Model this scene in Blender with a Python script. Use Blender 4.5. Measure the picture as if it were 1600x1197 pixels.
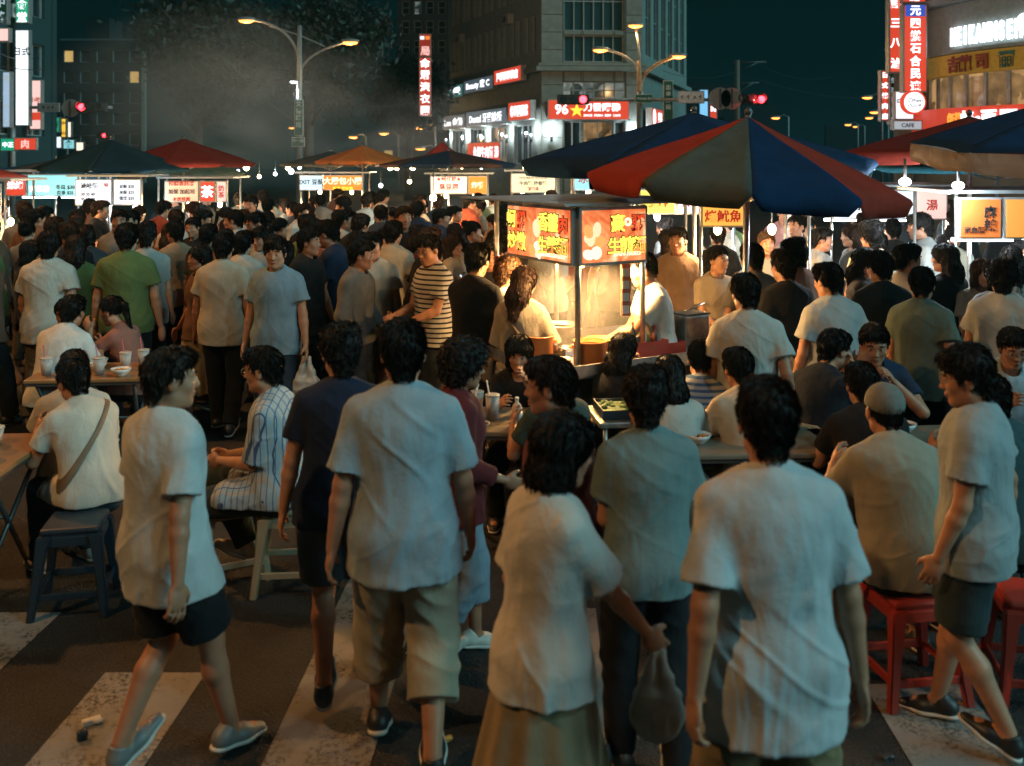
import bpy, bmesh, math, random, itertools
import numpy as np
from mathutils import Vector, Matrix, Euler

sc = bpy.context.scene
for o in list(bpy.data.objects): bpy.data.objects.remove(o)
COL = sc.collection
rnd = random.Random(7)

# ------------------------------------------------------------------ camera: 2.36 m up, level, 35 mm, lens shifted down
CAMH, FPX, HOR = 2.36, 1556.0, 245.0
cam = bpy.data.cameras.new('camera'); camo = bpy.data.objects.new('camera', cam); COL.objects.link(camo); sc.camera = camo
camo.location = (0, 0, CAMH); camo.rotation_euler = (math.pi/2, 0, 0)
cam.sensor_width = 36; cam.lens = 35.01; cam.shift_y = -(598.5-HOR)/1600.0; cam.clip_end = 2000; cam.clip_start = .05
cam.dof.use_dof = True; cam.dof.focus_distance = 9.0; cam.dof.aperture_fstop = 2.4
def at(px, py, Y): return Vector(((px-800)/FPX*Y, Y, CAMH-(py-HOR)/FPX*Y))

# ------------------------------------------------------------------ world, dark night sky
w = bpy.data.worlds.new('World'); sc.world = w; w.use_nodes = True
nt = w.node_tree; nt.nodes.clear()
out = nt.nodes.new('ShaderNodeOutputWorld'); bg = nt.nodes.new('ShaderNodeBackground')
tc = nt.nodes.new('ShaderNodeTexCoord'); sep = nt.nodes.new('ShaderNodeSeparateXYZ'); cr = nt.nodes.new('ShaderNodeValToRGB')
nt.links.new(tc.outputs['Generated'], sep.inputs[0]); nt.links.new(sep.outputs['Z'], cr.inputs[0])
e = cr.color_ramp.elements; e[0].position = 0.0; e[0].color = (.0018,.0085,.0095,1); e[1].position = 1.0; e[1].color = (.0002,.0032,.0040,1)
m_ = cr.color_ramp.elements.new(.09); m_.color = (.0005,.0042,.0050,1); m_ = cr.color_ramp.elements.new(.25); m_.color = (.0002,.0028,.0035,1)
nt.links.new(cr.outputs[0], bg.inputs[0]); bg.inputs[1].default_value = 1.0; nt.links.new(bg.outputs[0], out.inputs[0])

sun = bpy.data.lights.new('cool_fill_sun', 'SUN'); sun.energy = 1.28; sun.angle = math.radians(35); sun.color = (.38,.86,.92)
suno = bpy.data.objects.new('cool_fill_sun', sun); COL.objects.link(suno)
suno.rotation_euler = Vector((.95, -.40, .52)).to_track_quat('Z', 'Y').to_euler()     # added cool fill light, from behind the camera, right, high

sc.view_settings.view_transform = 'Standard'; sc.view_settings.look = 'None'; sc.view_settings.exposure = 0.5; sc.view_settings.gamma = 1.0
sc.view_settings.use_curve_mapping = False
sc.render.engine = 'CYCLES'; sc.cycles.use_denoising = True
sc.cycles.max_bounces = 5; sc.cycles.diffuse_bounces = 3; sc.cycles.glossy_bounces = 2; sc.cycles.transparent_max_bounces = 6; sc.cycles.transmission_bounces = 3
sc.cycles.volume_bounces = 0; sc.cycles.volume_step_rate = 2.0; sc.cycles.sample_clamp_indirect = 3.0; sc.cycles.caustics_reflective = False; sc.cycles.caustics_refractive = False

# ------------------------------------------------------------------ tagging
def tag(o, label=None, cat=None, group=None, kind=None):
    if label: o['label'] = label
    if cat: o['category'] = cat
    if group: o['group'] = group
    if kind: o['kind'] = kind
    return o
def link(o, parent=None):
    COL.objects.link(o)
    if parent is not None: o.parent = parent
    return o
def empty(name, loc=(0,0,0), rz=0, label=None, cat=None, group=None):
    o = bpy.data.objects.new(name, None); link(o); o.location = loc; o.rotation_euler = (0,0,rz); o.empty_display_size = .1
    return tag(o, label, cat, group)
def mobj(name, me, mat=None, parent=None, M=None):
    o = bpy.data.objects.new(name, me); link(o, parent)
    if mat is not None:
        if len(me.materials) == 0: me.materials.append(mat)
        if me.materials[0] is not mat: o.material_slots[0].link = 'OBJECT'; o.material_slots[0].material = mat
    if M is not None: o.matrix_local = M
    return o
def copy_tree(o, parent=None, loc=None, rz=None):
    c = o.copy(); COL.objects.link(c); c.parent = parent
    for ch in o.children: copy_tree(ch, c)
    if loc is not None: c.location = loc
    if rz is not None: c.rotation_euler = (0,0,rz)
    return c

# ------------------------------------------------------------------ materials
MATS = {}
def nmat(name):
    m = bpy.data.materials.new(name); m.use_nodes = True; nt = m.node_tree; b = nt.nodes['Principled BSDF']; MATS[name] = m
    return m, nt, b
def N(nt, t, **kw):
    n = nt.nodes.new(t)
    for k, v in kw.items():
        if k in n.inputs.keys() if isinstance(k, str) else False: n.inputs[k].default_value = v
        else: setattr(n, k, v)
    return n
def noise(nt, scale, detail=4, rough=.55, coord='Object', vec=(1,1,1), dist=0):
    tc = nt.nodes.new('ShaderNodeTexCoord'); mp = nt.nodes.new('ShaderNodeMapping'); mp.inputs['Scale'].default_value = vec
    n = nt.nodes.new('ShaderNodeTexNoise'); n.inputs['Scale'].default_value = scale; n.inputs['Detail'].default_value = detail; n.inputs['Roughness'].default_value = rough; n.inputs['Distortion'].default_value = dist
    nt.links.new(tc.outputs[coord], mp.inputs[0]); nt.links.new(mp.outputs[0], n.inputs['Vector']); return n
def bump(nt, b, src, strength, dist=.01):
    bp = nt.nodes.new('ShaderNodeBump'); bp.inputs['Strength'].default_value = strength; bp.inputs['Distance'].default_value = dist
    nt.links.new(src, bp.inputs['Height']); nt.links.new(bp.outputs[0], b.inputs['Normal']); return bp
def mixc(nt, fac, a, b, mode='MIX'):
    m = nt.nodes.new('ShaderNodeMix'); m.data_type = 'RGBA'; m.blend_type = mode
    for i, v in ((0, fac), (6, a), (7, b)):
        if hasattr(v, 'is_output') or hasattr(v, 'links'): nt.links.new(v, m.inputs[i])
        else: m.inputs[i].default_value = v if i == 0 else tuple(v)[:3]+(1,)
    return m.outputs[2]
def ramp(nt, src, p0, p1, c0=(0,0,0,1), c1=(1,1,1,1)):
    r = nt.nodes.new('ShaderNodeValToRGB'); r.color_ramp.elements[0].position = p0; r.color_ramp.elements[1].position = p1
    r.color_ramp.elements[0].color = c0; r.color_ramp.elements[1].color = c1; nt.links.new(src, r.inputs[0]); return r.outputs[0]
def plain(name, col, rough=.6, metal=0, var=.12, scale=8, bmp=0, emit=None, es=0, spec=.5):
    if name in MATS: return MATS[name]
    m, nt, b = nmat(name); b.inputs['Roughness'].default_value = rough; b.inputs['Metallic'].default_value = metal; b.inputs['Specular IOR Level'].default_value = spec
    n = noise(nt, scale, 5)
    c0 = tuple(max(0, c*(1-var*1.6)) for c in col); c1 = tuple(min(1, c*(1+var)) for c in col)
    r = ramp(nt, n.outputs[0], .3, .7, c0+(1,), c1+(1,)); nt.links.new(r, b.inputs['Base Color'])
    if bmp: bump(nt, b, n.outputs[0], bmp)
    if emit: b.inputs['Emission Color'].default_value = emit+(1,); b.inputs['Emission Strength'].default_value = es
    return m
def glow(name, col, s):
    if name in MATS: return MATS[name]
    m, nt, b = nmat(name); b.inputs['Base Color'].default_value = tuple(c*.6 for c in col)+(1,); b.inputs['Roughness'].default_value = .5
    b.inputs['Emission Color'].default_value = tuple(col)+(1,); b.inputs['Emission Strength'].default_value = s; return m

def ocol(nt):
    return nt.nodes.new('ShaderNodeObjectInfo').outputs['Color']
def cloth_mat(name, pattern=None, sheen=.06):
    m, nt, b = nmat(name); b.inputs['Roughness'].default_value = .88; b.inputs['Specular IOR Level'].default_value = .12
    try: b.inputs['Sheen Weight'].default_value = sheen; b.inputs['Sheen Roughness'].default_value = .5
    except Exception: pass
    c = ocol(nt); n = noise(nt, 7, 3, .5); n2 = noise(nt, 55, 2, .5)
    base = mixc(nt, 1.0, c, ramp(nt, n.outputs[0], .25, .75, (.80,.80,.80,1), (1.08,1.08,1.08,1)), 'MULTIPLY')
    tc = nt.nodes.new('ShaderNodeTexCoord'); sp = nt.nodes.new('ShaderNodeSeparateXYZ'); nt.links.new(tc.outputs['Object'], sp.inputs[0])
    def wave(axis, f, duty, off=0):
        mu = N(nt, 'ShaderNodeMath', operation='MULTIPLY_ADD'); nt.links.new(sp.outputs[axis], mu.inputs[0]); mu.inputs[1].default_value = f; mu.inputs[2].default_value = 50.3+off
        fr = N(nt, 'ShaderNodeMath', operation='FRACT'); nt.links.new(mu.outputs[0], fr.inputs[0])
        lt = N(nt, 'ShaderNodeMath', operation='LESS_THAN'); nt.links.new(fr.outputs[0], lt.inputs[0]); lt.inputs[1].default_value = duty; return lt.outputs[0]
    if pattern == 'hstripe': base = mixc(nt, wave('Z', 26, .36), base, (.030,.030,.036))
    if pattern == 'bluestripe': base = mixc(nt, wave('Z', 30, .45), base, (.05,.13,.30))
    if pattern == 'vstripe':
        base = mixc(nt, wave('X', 22, .22), base, (.45,.40,.34)); base = mixc(nt, wave('X', 22, .10, .5), base, (.06,.09,.16)); base = mixc(nt, wave('Y', 30, .15, .5), base, (.10,.14,.22))
    if pattern == 'ginko':
        v = nt.nodes.new('ShaderNodeTexVoronoi'); v.inputs['Scale'].default_value = 38; nt.links.new(tc.outputs['Object'], v.inputs['Vector'])
        lt = N(nt, 'ShaderNodeMath', operation='LESS_THAN'); nt.links.new(v.outputs['Distance'], lt.inputs[0]); lt.inputs[1].default_value = .3
        base = mixc(nt, lt.outputs[0], base, (.5,.5,.48))
    nt.links.new(base, b.inputs['Base Color'])
    ad = N(nt, 'ShaderNodeMath', operation='MULTIPLY_ADD'); nt.links.new(n2.outputs[0], ad.inputs[0]); ad.inputs[1].default_value = .25; nt.links.new(n.outputs[0], ad.inputs[2])
    nf = noise(nt, 13, 3, .55, vec=(1,1,.42), dist=.8); rf = ramp(nt, nf.outputs[0], .35, .65); nw_ = noise(nt, 420, 1, .5)
    a2 = N(nt, 'ShaderNodeMath', operation='MULTIPLY_ADD'); nt.links.new(rf, a2.inputs[0]); a2.inputs[1].default_value = .32; nt.links.new(ad.outputs[0], a2.inputs[2])
    a3 = N(nt, 'ShaderNodeMath', operation='MULTIPLY_ADD'); nt.links.new(nw_.outputs[0], a3.inputs[0]); a3.inputs[1].default_value = .05; nt.links.new(a2.outputs[0], a3.inputs[2])
    bump(nt, b, a3.outputs[0], .42, .014); return m
CLOTH = cloth_mat('cloth'); CLOTH_H = cloth_mat('striped_cloth', 'hstripe'); CLOTH_V = cloth_mat('pinstripe_cloth', 'vstripe'); CLOTH_B = cloth_mat('blue_striped_cloth', 'bluestripe'); CLOTH_P = cloth_mat('patterned_cloth', 'ginko')
DENIM = cloth_mat('denim')
def skin_mat():
    m, nt, b = nmat('skin'); n = noise(nt, 14, 4); c = mixc(nt, 1.0, ocol(nt), ramp(nt, n.outputs[0], .3, .7, (.82,.76,.74,1), (1.06,1.0,.98,1)), 'MULTIPLY')
    nt.links.new(c, b.inputs['Base Color']); b.inputs['Roughness'].default_value = .48; b.inputs['Specular IOR Level'].default_value = .4
    n2 = noise(nt, 160, 2); bump(nt, b, n2.outputs[0], .12, .004); return m
SKIN = skin_mat()
def hair_mat():
    m, nt, b = nmat('hair'); n = noise(nt, 130, 3, .6, vec=(1,1,.10)); c = mixc(nt, 1.0, ocol(nt), ramp(nt, n.outputs[0], .3, .7, (.5,.5,.5,1), (1.9,1.8,1.7,1)), 'MULTIPLY')
    nt.links.new(c, b.inputs['Base Color']); b.inputs['Roughness'].default_value = .58; b.inputs['Specular IOR Level'].default_value = .22
    bump(nt, b, n.outputs[0], .7, .006); return m
HAIR = hair_mat()
LEATHER = plain('shoe_leather', (.5,.5,.5), .45); LEATHER.node_tree.links.new(ocol(LEATHER.node_tree), LEATHER.node_tree.nodes['Principled BSDF'].inputs['Base Color'])
SOLE = plain('shoe_sole', (.62,.58,.52), .6)
EYEW = plain('eye_white', (.40,.38,.36), .25, var=.02); IRIS = plain('dark_iris', (.02,.012,.01), .15, var=.02); LIPS = plain('lips', (.30,.10,.085), .4, var=.05)
METALG = plain('glasses_metal', (.25,.22,.18), .3, .9); LENS = None

# ------------------------------------------------------------------ mesh helpers
class MB:
    def __init__(s): s.b = bmesh.new()
    def box(s, c, d, rz=0, M=None, bev=0, mi=0):
        r = bmesh.ops.create_cube(s.b, size=1); T = Matrix.Translation(Vector(c))@(M.to_4x4() if M is not None else Matrix.Rotation(rz, 4, 'Z'))@Matrix.Diagonal((d[0],d[1],d[2],1))
        bmesh.ops.transform(s.b, matrix=T, verts=r['verts'])
        fs = {f for v in r['verts'] for f in v.link_faces}
        for f in fs: f.material_index = mi
        if bev:
            es = list({e for v in r['verts'] for e in v.link_edges})
            q = bmesh.ops.bevel(s.b, geom=es, offset=bev, segments=2, affect='EDGES', profile=.5)
            for f in q['faces']: f.material_index = mi
        return s
    def tube(s, pts, r, n=8, close=True, mi=0):
        pts = [Vector(p) for p in pts]; rr = r if isinstance(r, (list,tuple)) else [r]*len(pts); rings = []
        up = None
        for i, p in enumerate(pts):
            d = (pts[min(i+1,len(pts)-1)]-pts[max(i-1,0)]).normalized()
            if up is None: up = d.orthogonal().normalized()
            up = (up-d*up.dot(d)).normalized() if (up-d*up.dot(d)).length > 1e-5 else d.orthogonal().normalized()
            v = d.cross(up)
            rings.append([s.b.verts.new(p+(up*math.cos(a)+v*math.sin(a))*rr[i]) for a in [2*math.pi*k/n for k in range(n)]])
        for a, b in zip(rings, rings[1:]):
            for k in range(n): f = s.b.faces.new((a[k], a[(k+1)%n], b[(k+1)%n], b[k])); f.smooth = True; f.material_index = mi
        if close:
            f = s.b.faces.new(rings[0][::-1]); f.material_index = mi; f = s.b.faces.new(rings[-1]); f.material_index = mi
        return s
    def lathe(s, prof, c=(0,0,0), n=20, mi=0, smooth=True):
        rings = []
        for r, z in prof: rings.append([s.b.verts.new(Vector(c)+Vector((r*math.cos(2*math.pi*k/n), r*math.sin(2*math.pi*k/n), z))) for k in range(n)])
        for a, b in zip(rings, rings[1:]):
            for k in range(n): f = s.b.faces.new((a[k], a[(k+1)%n], b[(k+1)%n], b[k])); f.smooth = smooth; f.material_index = mi
        f = s.b.faces.new(rings[0][::-1]); f.material_index = mi; f = s.b.faces.new(rings[-1]); f.material_index = mi
        return s
    def ball(s, c, r, mi=0, seg=12):
        q = bmesh.ops.create_uvsphere(s.b, u_segments=seg, v_segments=max(6, seg//2+2), radius=1)
        rr = r if isinstance(r, (list,tuple)) else (r,r,r)
        bmesh.ops.transform(s.b, matrix=Matrix.Translation(Vector(c))@Matrix.Diagonal((rr[0],rr[1],rr[2],1)), verts=q['verts'])
        for f in {f for v in q['verts'] for f in v.link_faces}: f.smooth = True; f.material_index = mi
        return s
    def quad(s, *p, mi=0):
        f = s.b.faces.new([s.b.verts.new(Vector(q)) for q in p]); f.material_index = mi; return s
    def mesh(s, name):
        bmesh.ops.recalc_face_normals(s.b, faces=s.b.faces[:]); me = bpy.data.meshes.new(name); s.b.to_mesh(me); s.b.free(); return me
    def build(s, name, mat, parent=None, M=None):
        me = s.mesh(name); mats = mat if isinstance(mat, (list,tuple)) else [mat]
        for m in mats: me.materials.append(m)
        o = bpy.data.objects.new(name, me); link(o, parent)
        if M is not None: o.matrix_local = M
        return o
# ------------------------------------------------------------------ people: implicit bodies
V3 = lambda *a: np.array(a, dtype=np.float64)
def unit(v):
    n = np.linalg.norm(v)
    return v / n if n > 1e-9 else v
def RX(a):
    c, s = math.cos(a), math.sin(a); return np.array([[1,0,0],[0,c,-s],[0,s,c]])
def RY(a):
    c, s = math.cos(a), math.sin(a); return np.array([[c,0,s],[0,1,0],[-s,0,c]])
def RZ(a):
    c, s = math.cos(a), math.sin(a); return np.array([[c,-s,0],[s,c,0],[0,0,1]])
I3 = np.eye(3)

def vnoise(P, seed=0):
    """smooth value noise, 0..1, P (N,3)"""
    i = np.floor(P).astype(np.int64); f = P - i; f = f*f*(3-2*f)
    def h(a, b, c):
        n = (a*374761393 + b*668265263 + c*2147483647 + seed*144269) & 0x7fffffff
        n = ((n ^ (n >> 13)) * 1274126177) & 0x7fffffff
        return ((n ^ (n >> 16)) & 0xffff) / 65535.0
    x, y, z = i[:,0], i[:,1], i[:,2]; fx, fy, fz = f[:,0], f[:,1], f[:,2]
    r = 0
    for dx in (0,1):
        for dy in (0,1):
            for dz in (0,1):
                w = (fx if dx else 1-fx)*(fy if dy else 1-fy)*(fz if dz else 1-fz)
                r = r + w*h(x+dx, y+dy, z+dz)
    return r

# primitives: (kind, data, k, op) evaluated on a grid; every prim has a bounding box
class Prim:
    __slots__ = ('f','lo','hi','k','op')
    def __init__(s, f, lo, hi, k=0.02, op='+'): s.f, s.lo, s.hi, s.k, s.op = f, lo, hi, k, op

def cone(a, b, ra, rb, k=0.02, M=None, sq=(1,1,1), cap=None, op='+', grow=0.0):
    """round cone a->b; M rotates world->frame rows, sq squeezes the frame axes (>1 = thinner); cap cuts it flat at b"""
    a = np.asarray(a, float); b = np.asarray(b, float); ra += grow; rb += grow
    M = I3 if M is None else M; S = np.array(sq, float); T = (S[:,None]*M); mn = 1.0/S.max()
    A = T@a; B = T@b; ba = B-A; l2 = max(ba@ba, 1e-9); d = unit(b-a)
    def f(X, Y, Z):
        px = T[0,0]*X+T[0,1]*Y+T[0,2]*Z-A[0]; py = T[1,0]*X+T[1,1]*Y+T[1,2]*Z-A[1]; pz = T[2,0]*X+T[2,1]*Y+T[2,2]*Z-A[2]
        t = np.clip((px*ba[0]+py*ba[1]+pz*ba[2])/l2, 0, 1)
        r = np.sqrt((px-t*ba[0])**2+(py-t*ba[1])**2+(pz-t*ba[2])**2)-(ra+(rb-ra)*t)
        r = r*(mn if mn < 1 else 1)**0.5 if mn < 1 else r
        if cap is not None:
            r = np.maximum(r, (X-b[0])*d[0]+(Y-b[1])*d[1]+(Z-b[2])*d[2]-cap)
        return r
    R = max(ra, rb)
    return Prim(f, np.minimum(a,b)-R, np.maximum(a,b)+R, k, op)

def ell(c, r, k=0.02, M=None, op='+', grow=0.0):
    c = np.asarray(c, float); r = np.asarray(r, float)+grow; M = I3 if M is None else M
    def f(X, Y, Z):
        x = X-c[0]; y = Y-c[1]; z = Z-c[2]
        px = M[0,0]*x+M[0,1]*y+M[0,2]*z; py = M[1,0]*x+M[1,1]*y+M[1,2]*z; pz = M[2,0]*x+M[2,1]*y+M[2,2]*z
        k0 = np.sqrt((px/r[0])**2+(py/r[1])**2+(pz/r[2])**2)
        k1 = np.sqrt((px/r[0]**2)**2+(py/r[1]**2)**2+(pz/r[2]**2)**2)
        return k0*(k0-1)/np.maximum(k1, 1e-6)
    R = np.abs(M.T)@r
    return Prim(f, c-R, c+R, k, op)

def plane(p, n, k=0.004):
    """keeps the side n points away from"""
    p = np.asarray(p, float); n = unit(np.asarray(n, float))
    return Prim(lambda X,Y,Z: (X-p[0])*n[0]+(Y-p[1])*n[1]+(Z-p[2])*n[2], None, None, k, '&')

def surf(prims, h):
    """surface nets of the smooth union of prims on a grid of step h -> verts, quads"""
    lo = np.min([p.lo for p in prims if p.lo is not None and p.op == '+'], axis=0)-2.5*h
    hi = np.max([p.hi for p in prims if p.hi is not None and p.op == '+'], axis=0)+2.5*h
    n = np.ceil((hi-lo)/h).astype(int)+1
    ax = [(lo[i]+h*np.arange(n[i])).astype(np.float32) for i in range(3)]
    D = np.full(tuple(n), 0.5, np.float32)
    for p in prims:
        if p.lo is None or p.op == '&':
            s = (slice(None),)*3
        else:
            m = p.k+2.5*h
            a = np.clip(np.floor((p.lo-m-lo)/h).astype(int), 0, n); b = np.clip(np.ceil((p.hi+m-lo)/h).astype(int)+1, 0, n)
            if (b <= a).any(): continue
            s = tuple(slice(a[i], b[i]) for i in range(3))
        X = ax[0][s[0]][:,None,None]; Y = ax[1][s[1]][None,:,None]; Z = ax[2][s[2]][None,None,:]
        d = p.f(X, Y, Z).astype(np.float32); g = D[s]; k = max(p.k, 1e-5)
        if p.op == '+':
            hh = np.maximum(k-np.abs(g-d), 0)/k; D[s] = np.minimum(g, d)-hh*hh*k*0.25
        else:
            if p.op == '-': d = -d
            hh = np.maximum(k-np.abs(g-d), 0)/k; D[s] = np.maximum(g, d)+hh*hh*k*0.25
    S = D < 0
    c = S[:-1,:-1,:-1].astype(np.int8)
    for o in itertools.product((0,1), repeat=3):
        if o != (0,0,0): c = c+S[o[0]:n[0]-1+o[0], o[1]:n[1]-1+o[1], o[2]:n[2]-1+o[2]]
    act = (c > 0) & (c < 8); ii = np.argwhere(act); N = len(ii)
    idx = np.full(act.shape, -1, np.int32); idx[act] = np.arange(N)
    acc = np.zeros((N,3)); cnt = np.zeros(N)
    cor = list(itertools.product((0,1), repeat=3))
    val = {o: D[ii[:,0]+o[0], ii[:,1]+o[1], ii[:,2]+o[2]] for o in cor}
    for a in cor:
        for x in range(3):
            if a[x] == 0:
                b = list(a); b[x] = 1; b = tuple(b)
                va, vb = val[a], val[b]; m = (va < 0) != (vb < 0)
                t = np.where(m, va/np.where(m, va-vb, 1), 0)
                pt = np.tile(np.array(a, float), (N,1)); pt[:,x] += t
                acc[m] += pt[m]; cnt[m] += 1
    verts = lo+(ii+acc/np.maximum(cnt,1)[:,None])*h
    quads = []
    for x in range(3):
        y, z = (x+1)%3, (x+2)%3
        sl = [slice(1,-1)]*3; sl[x] = slice(0,-1); s2 = [slice(1,-1)]*3; s2[x] = slice(1,None)
        A = S[tuple(sl)]; B = S[tuple(s2)]
        e = np.argwhere(A != B); 
        if not len(e): continue
        inside = A[e[:,0],e[:,1],e[:,2]]
        base = e.copy(); base[:,y] += 1; base[:,z] += 1
        def I(dy, dz):
            q = base.copy(); q[:,y] -= dy; q[:,z] -= dz; return idx[q[:,0],q[:,1],q[:,2]]
        q = np.stack([I(1,1), I(0,1), I(0,0), I(1,0)], 1)
        q[~inside] = q[~inside][:,::-1]
        quads.append(q)
    Q = np.concatenate(quads); Q = Q[(Q >= 0).all(1)]
    return verts, Q

def npmesh(name, V, Q, smooth=True):
    me = bpy.data.meshes.new(name)
    me.vertices.add(len(V)); me.vertices.foreach_set('co', np.asarray(V, np.float32).ravel())
    me.loops.add(Q.size); me.loops.foreach_set('vertex_index', Q.astype(np.int32).ravel())
    me.polygons.add(len(Q)); me.polygons.foreach_set('loop_start', np.arange(0, Q.size, Q.shape[1], dtype=np.int32))
    me.update(calc_edges=True)
    if smooth: me.polygons.foreach_set('use_smooth', np.ones(len(Q), bool))
    return me

def displace(me, fn):
    n = len(me.vertices); P = np.empty(n*3, np.float32); Nn = np.empty(n*3, np.float32)
    me.vertices.foreach_get('co', P); me.vertices.foreach_get('normal', Nn)
    P = P.reshape(-1,3).astype(float); Nn = Nn.reshape(-1,3)
    P = P+Nn*fn(P)[:,None]
    me.vertices.foreach_set('co', P.astype(np.float32).ravel()); me.update()

def folds_shirt(zt, zb, amp, seed):
    def f(P):
        t = np.clip((zt-P[:,2])/(zt-zb), 0, 1.1)
        w = vnoise(P*2.6, seed)*2.0
        rd = lambda a, b, c, k, wd: np.exp(-((vnoise(np.stack([a, b, c], 1), seed+k)-.5)/wd)**2)
        sg = 1 if seed % 2 else -1; X, Y, Z = P[:,0], P[:,1], P[:,2]
        v1 = rd(X*6.5+w*2+sg*Z*1.5, Y*7+w, Z*1.2+w, 1, .13)          # long vertical drapes
        v2 = rd(X*17+w*3-sg*Z*2.5, Y*15+w, Z*2.4, 2, .12)
        d1 = rd(X*7+Z*9+w, Y*7, Z*1.5-X*2, 3, .09); d2 = rd(X*7-Z*9+w, Y*7+3, Z*1.5+X*2, 4, .09)   # pulls from the shoulders
        fine = vnoise(np.stack([X*34+w*3, Y*34, Z*13], 1), seed+6)-.5
        mk = vnoise(P*2.3+7, seed+5)
        return amp*.62*((.15+.85*t)*(v1-.35)+.26*(.25+t)*(v2-.4)+.60*mk*(d1-.3)+.60*(1-mk)*(d2-.3)+.50*fine)
    return f
def folds_leg(amp, seed):
    def f(P):
        w = vnoise(P*4, seed)*1.5
        q = np.stack([P[:,0]*10+w, P[:,1]*10+w, P[:,2]*13+P[:,0]*8+w], 1)
        q2 = np.stack([P[:,0]*16+w, P[:,1]*16+w, P[:,2]*3.0], 1)
        return amp*(0.9*(1-np.abs(2*vnoise(q, seed+1)-1)-0.5)+0.6*(vnoise(q2, seed+2)-0.5))
    return f

# ------------------------------------------------------------------ heads and hair (head frame: origin between the ears, +Y forward)
def head_prims(T, female=False, age=0):
    """T(p) maps a head-frame point to body frame, T.R = rotation (columns)"""
    R = T.R.T
    L = []
    E = lambda c, r, k=0.02, op='+': L.append(ell(T(c), r, k, R, op))
    C = lambda a, b, ra, rb, k=0.015, op='+': L.append(cone(T(a), T(b), ra, rb, k, op=op))
    w = 0.95 if female else 1.0
    E((0,-.012,.030), (.076*w,.094,.083), .01)
    E((0,.030,-.030), (.060*w,.062,.082), .04)
    C((-.044*w,.004,-.066), (-.012,.060,-.096), .020, .016, .03)
    C((.044*w,.004,-.066), (.012,.060,-.096), .020, .016, .03)
    E((0,.066,-.098), (.018,.016,.015), .02)
    for s in (-1,1):
        E((s*.040*w,.058,-.024), (.022,.020,.022), .022)
        E((s*.079*w,-.006,-.010), (.009,.019,.031), .008)
        E((s*.031,.093,.004), (.017,.014,.011), .012, '-')
        C((s*.014,.082,.021), (s*.045,.068,.022), .010, .008, .014)
    C((0,.082,.010), (0,.104,-.028), .0075, .0105, .012)
    for s in (-1,1): E((s*.010,.096,-.033), (.0075,.009,.006), .008)
    E((0,.088,-.058), (.023,.010,.0065), .006)
    E((0,.086,-.069), (.018,.010,.0065), .006)
    E((0,.090,-.0635), (.022,.006,.0012), .003, '-')
    return L

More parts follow.
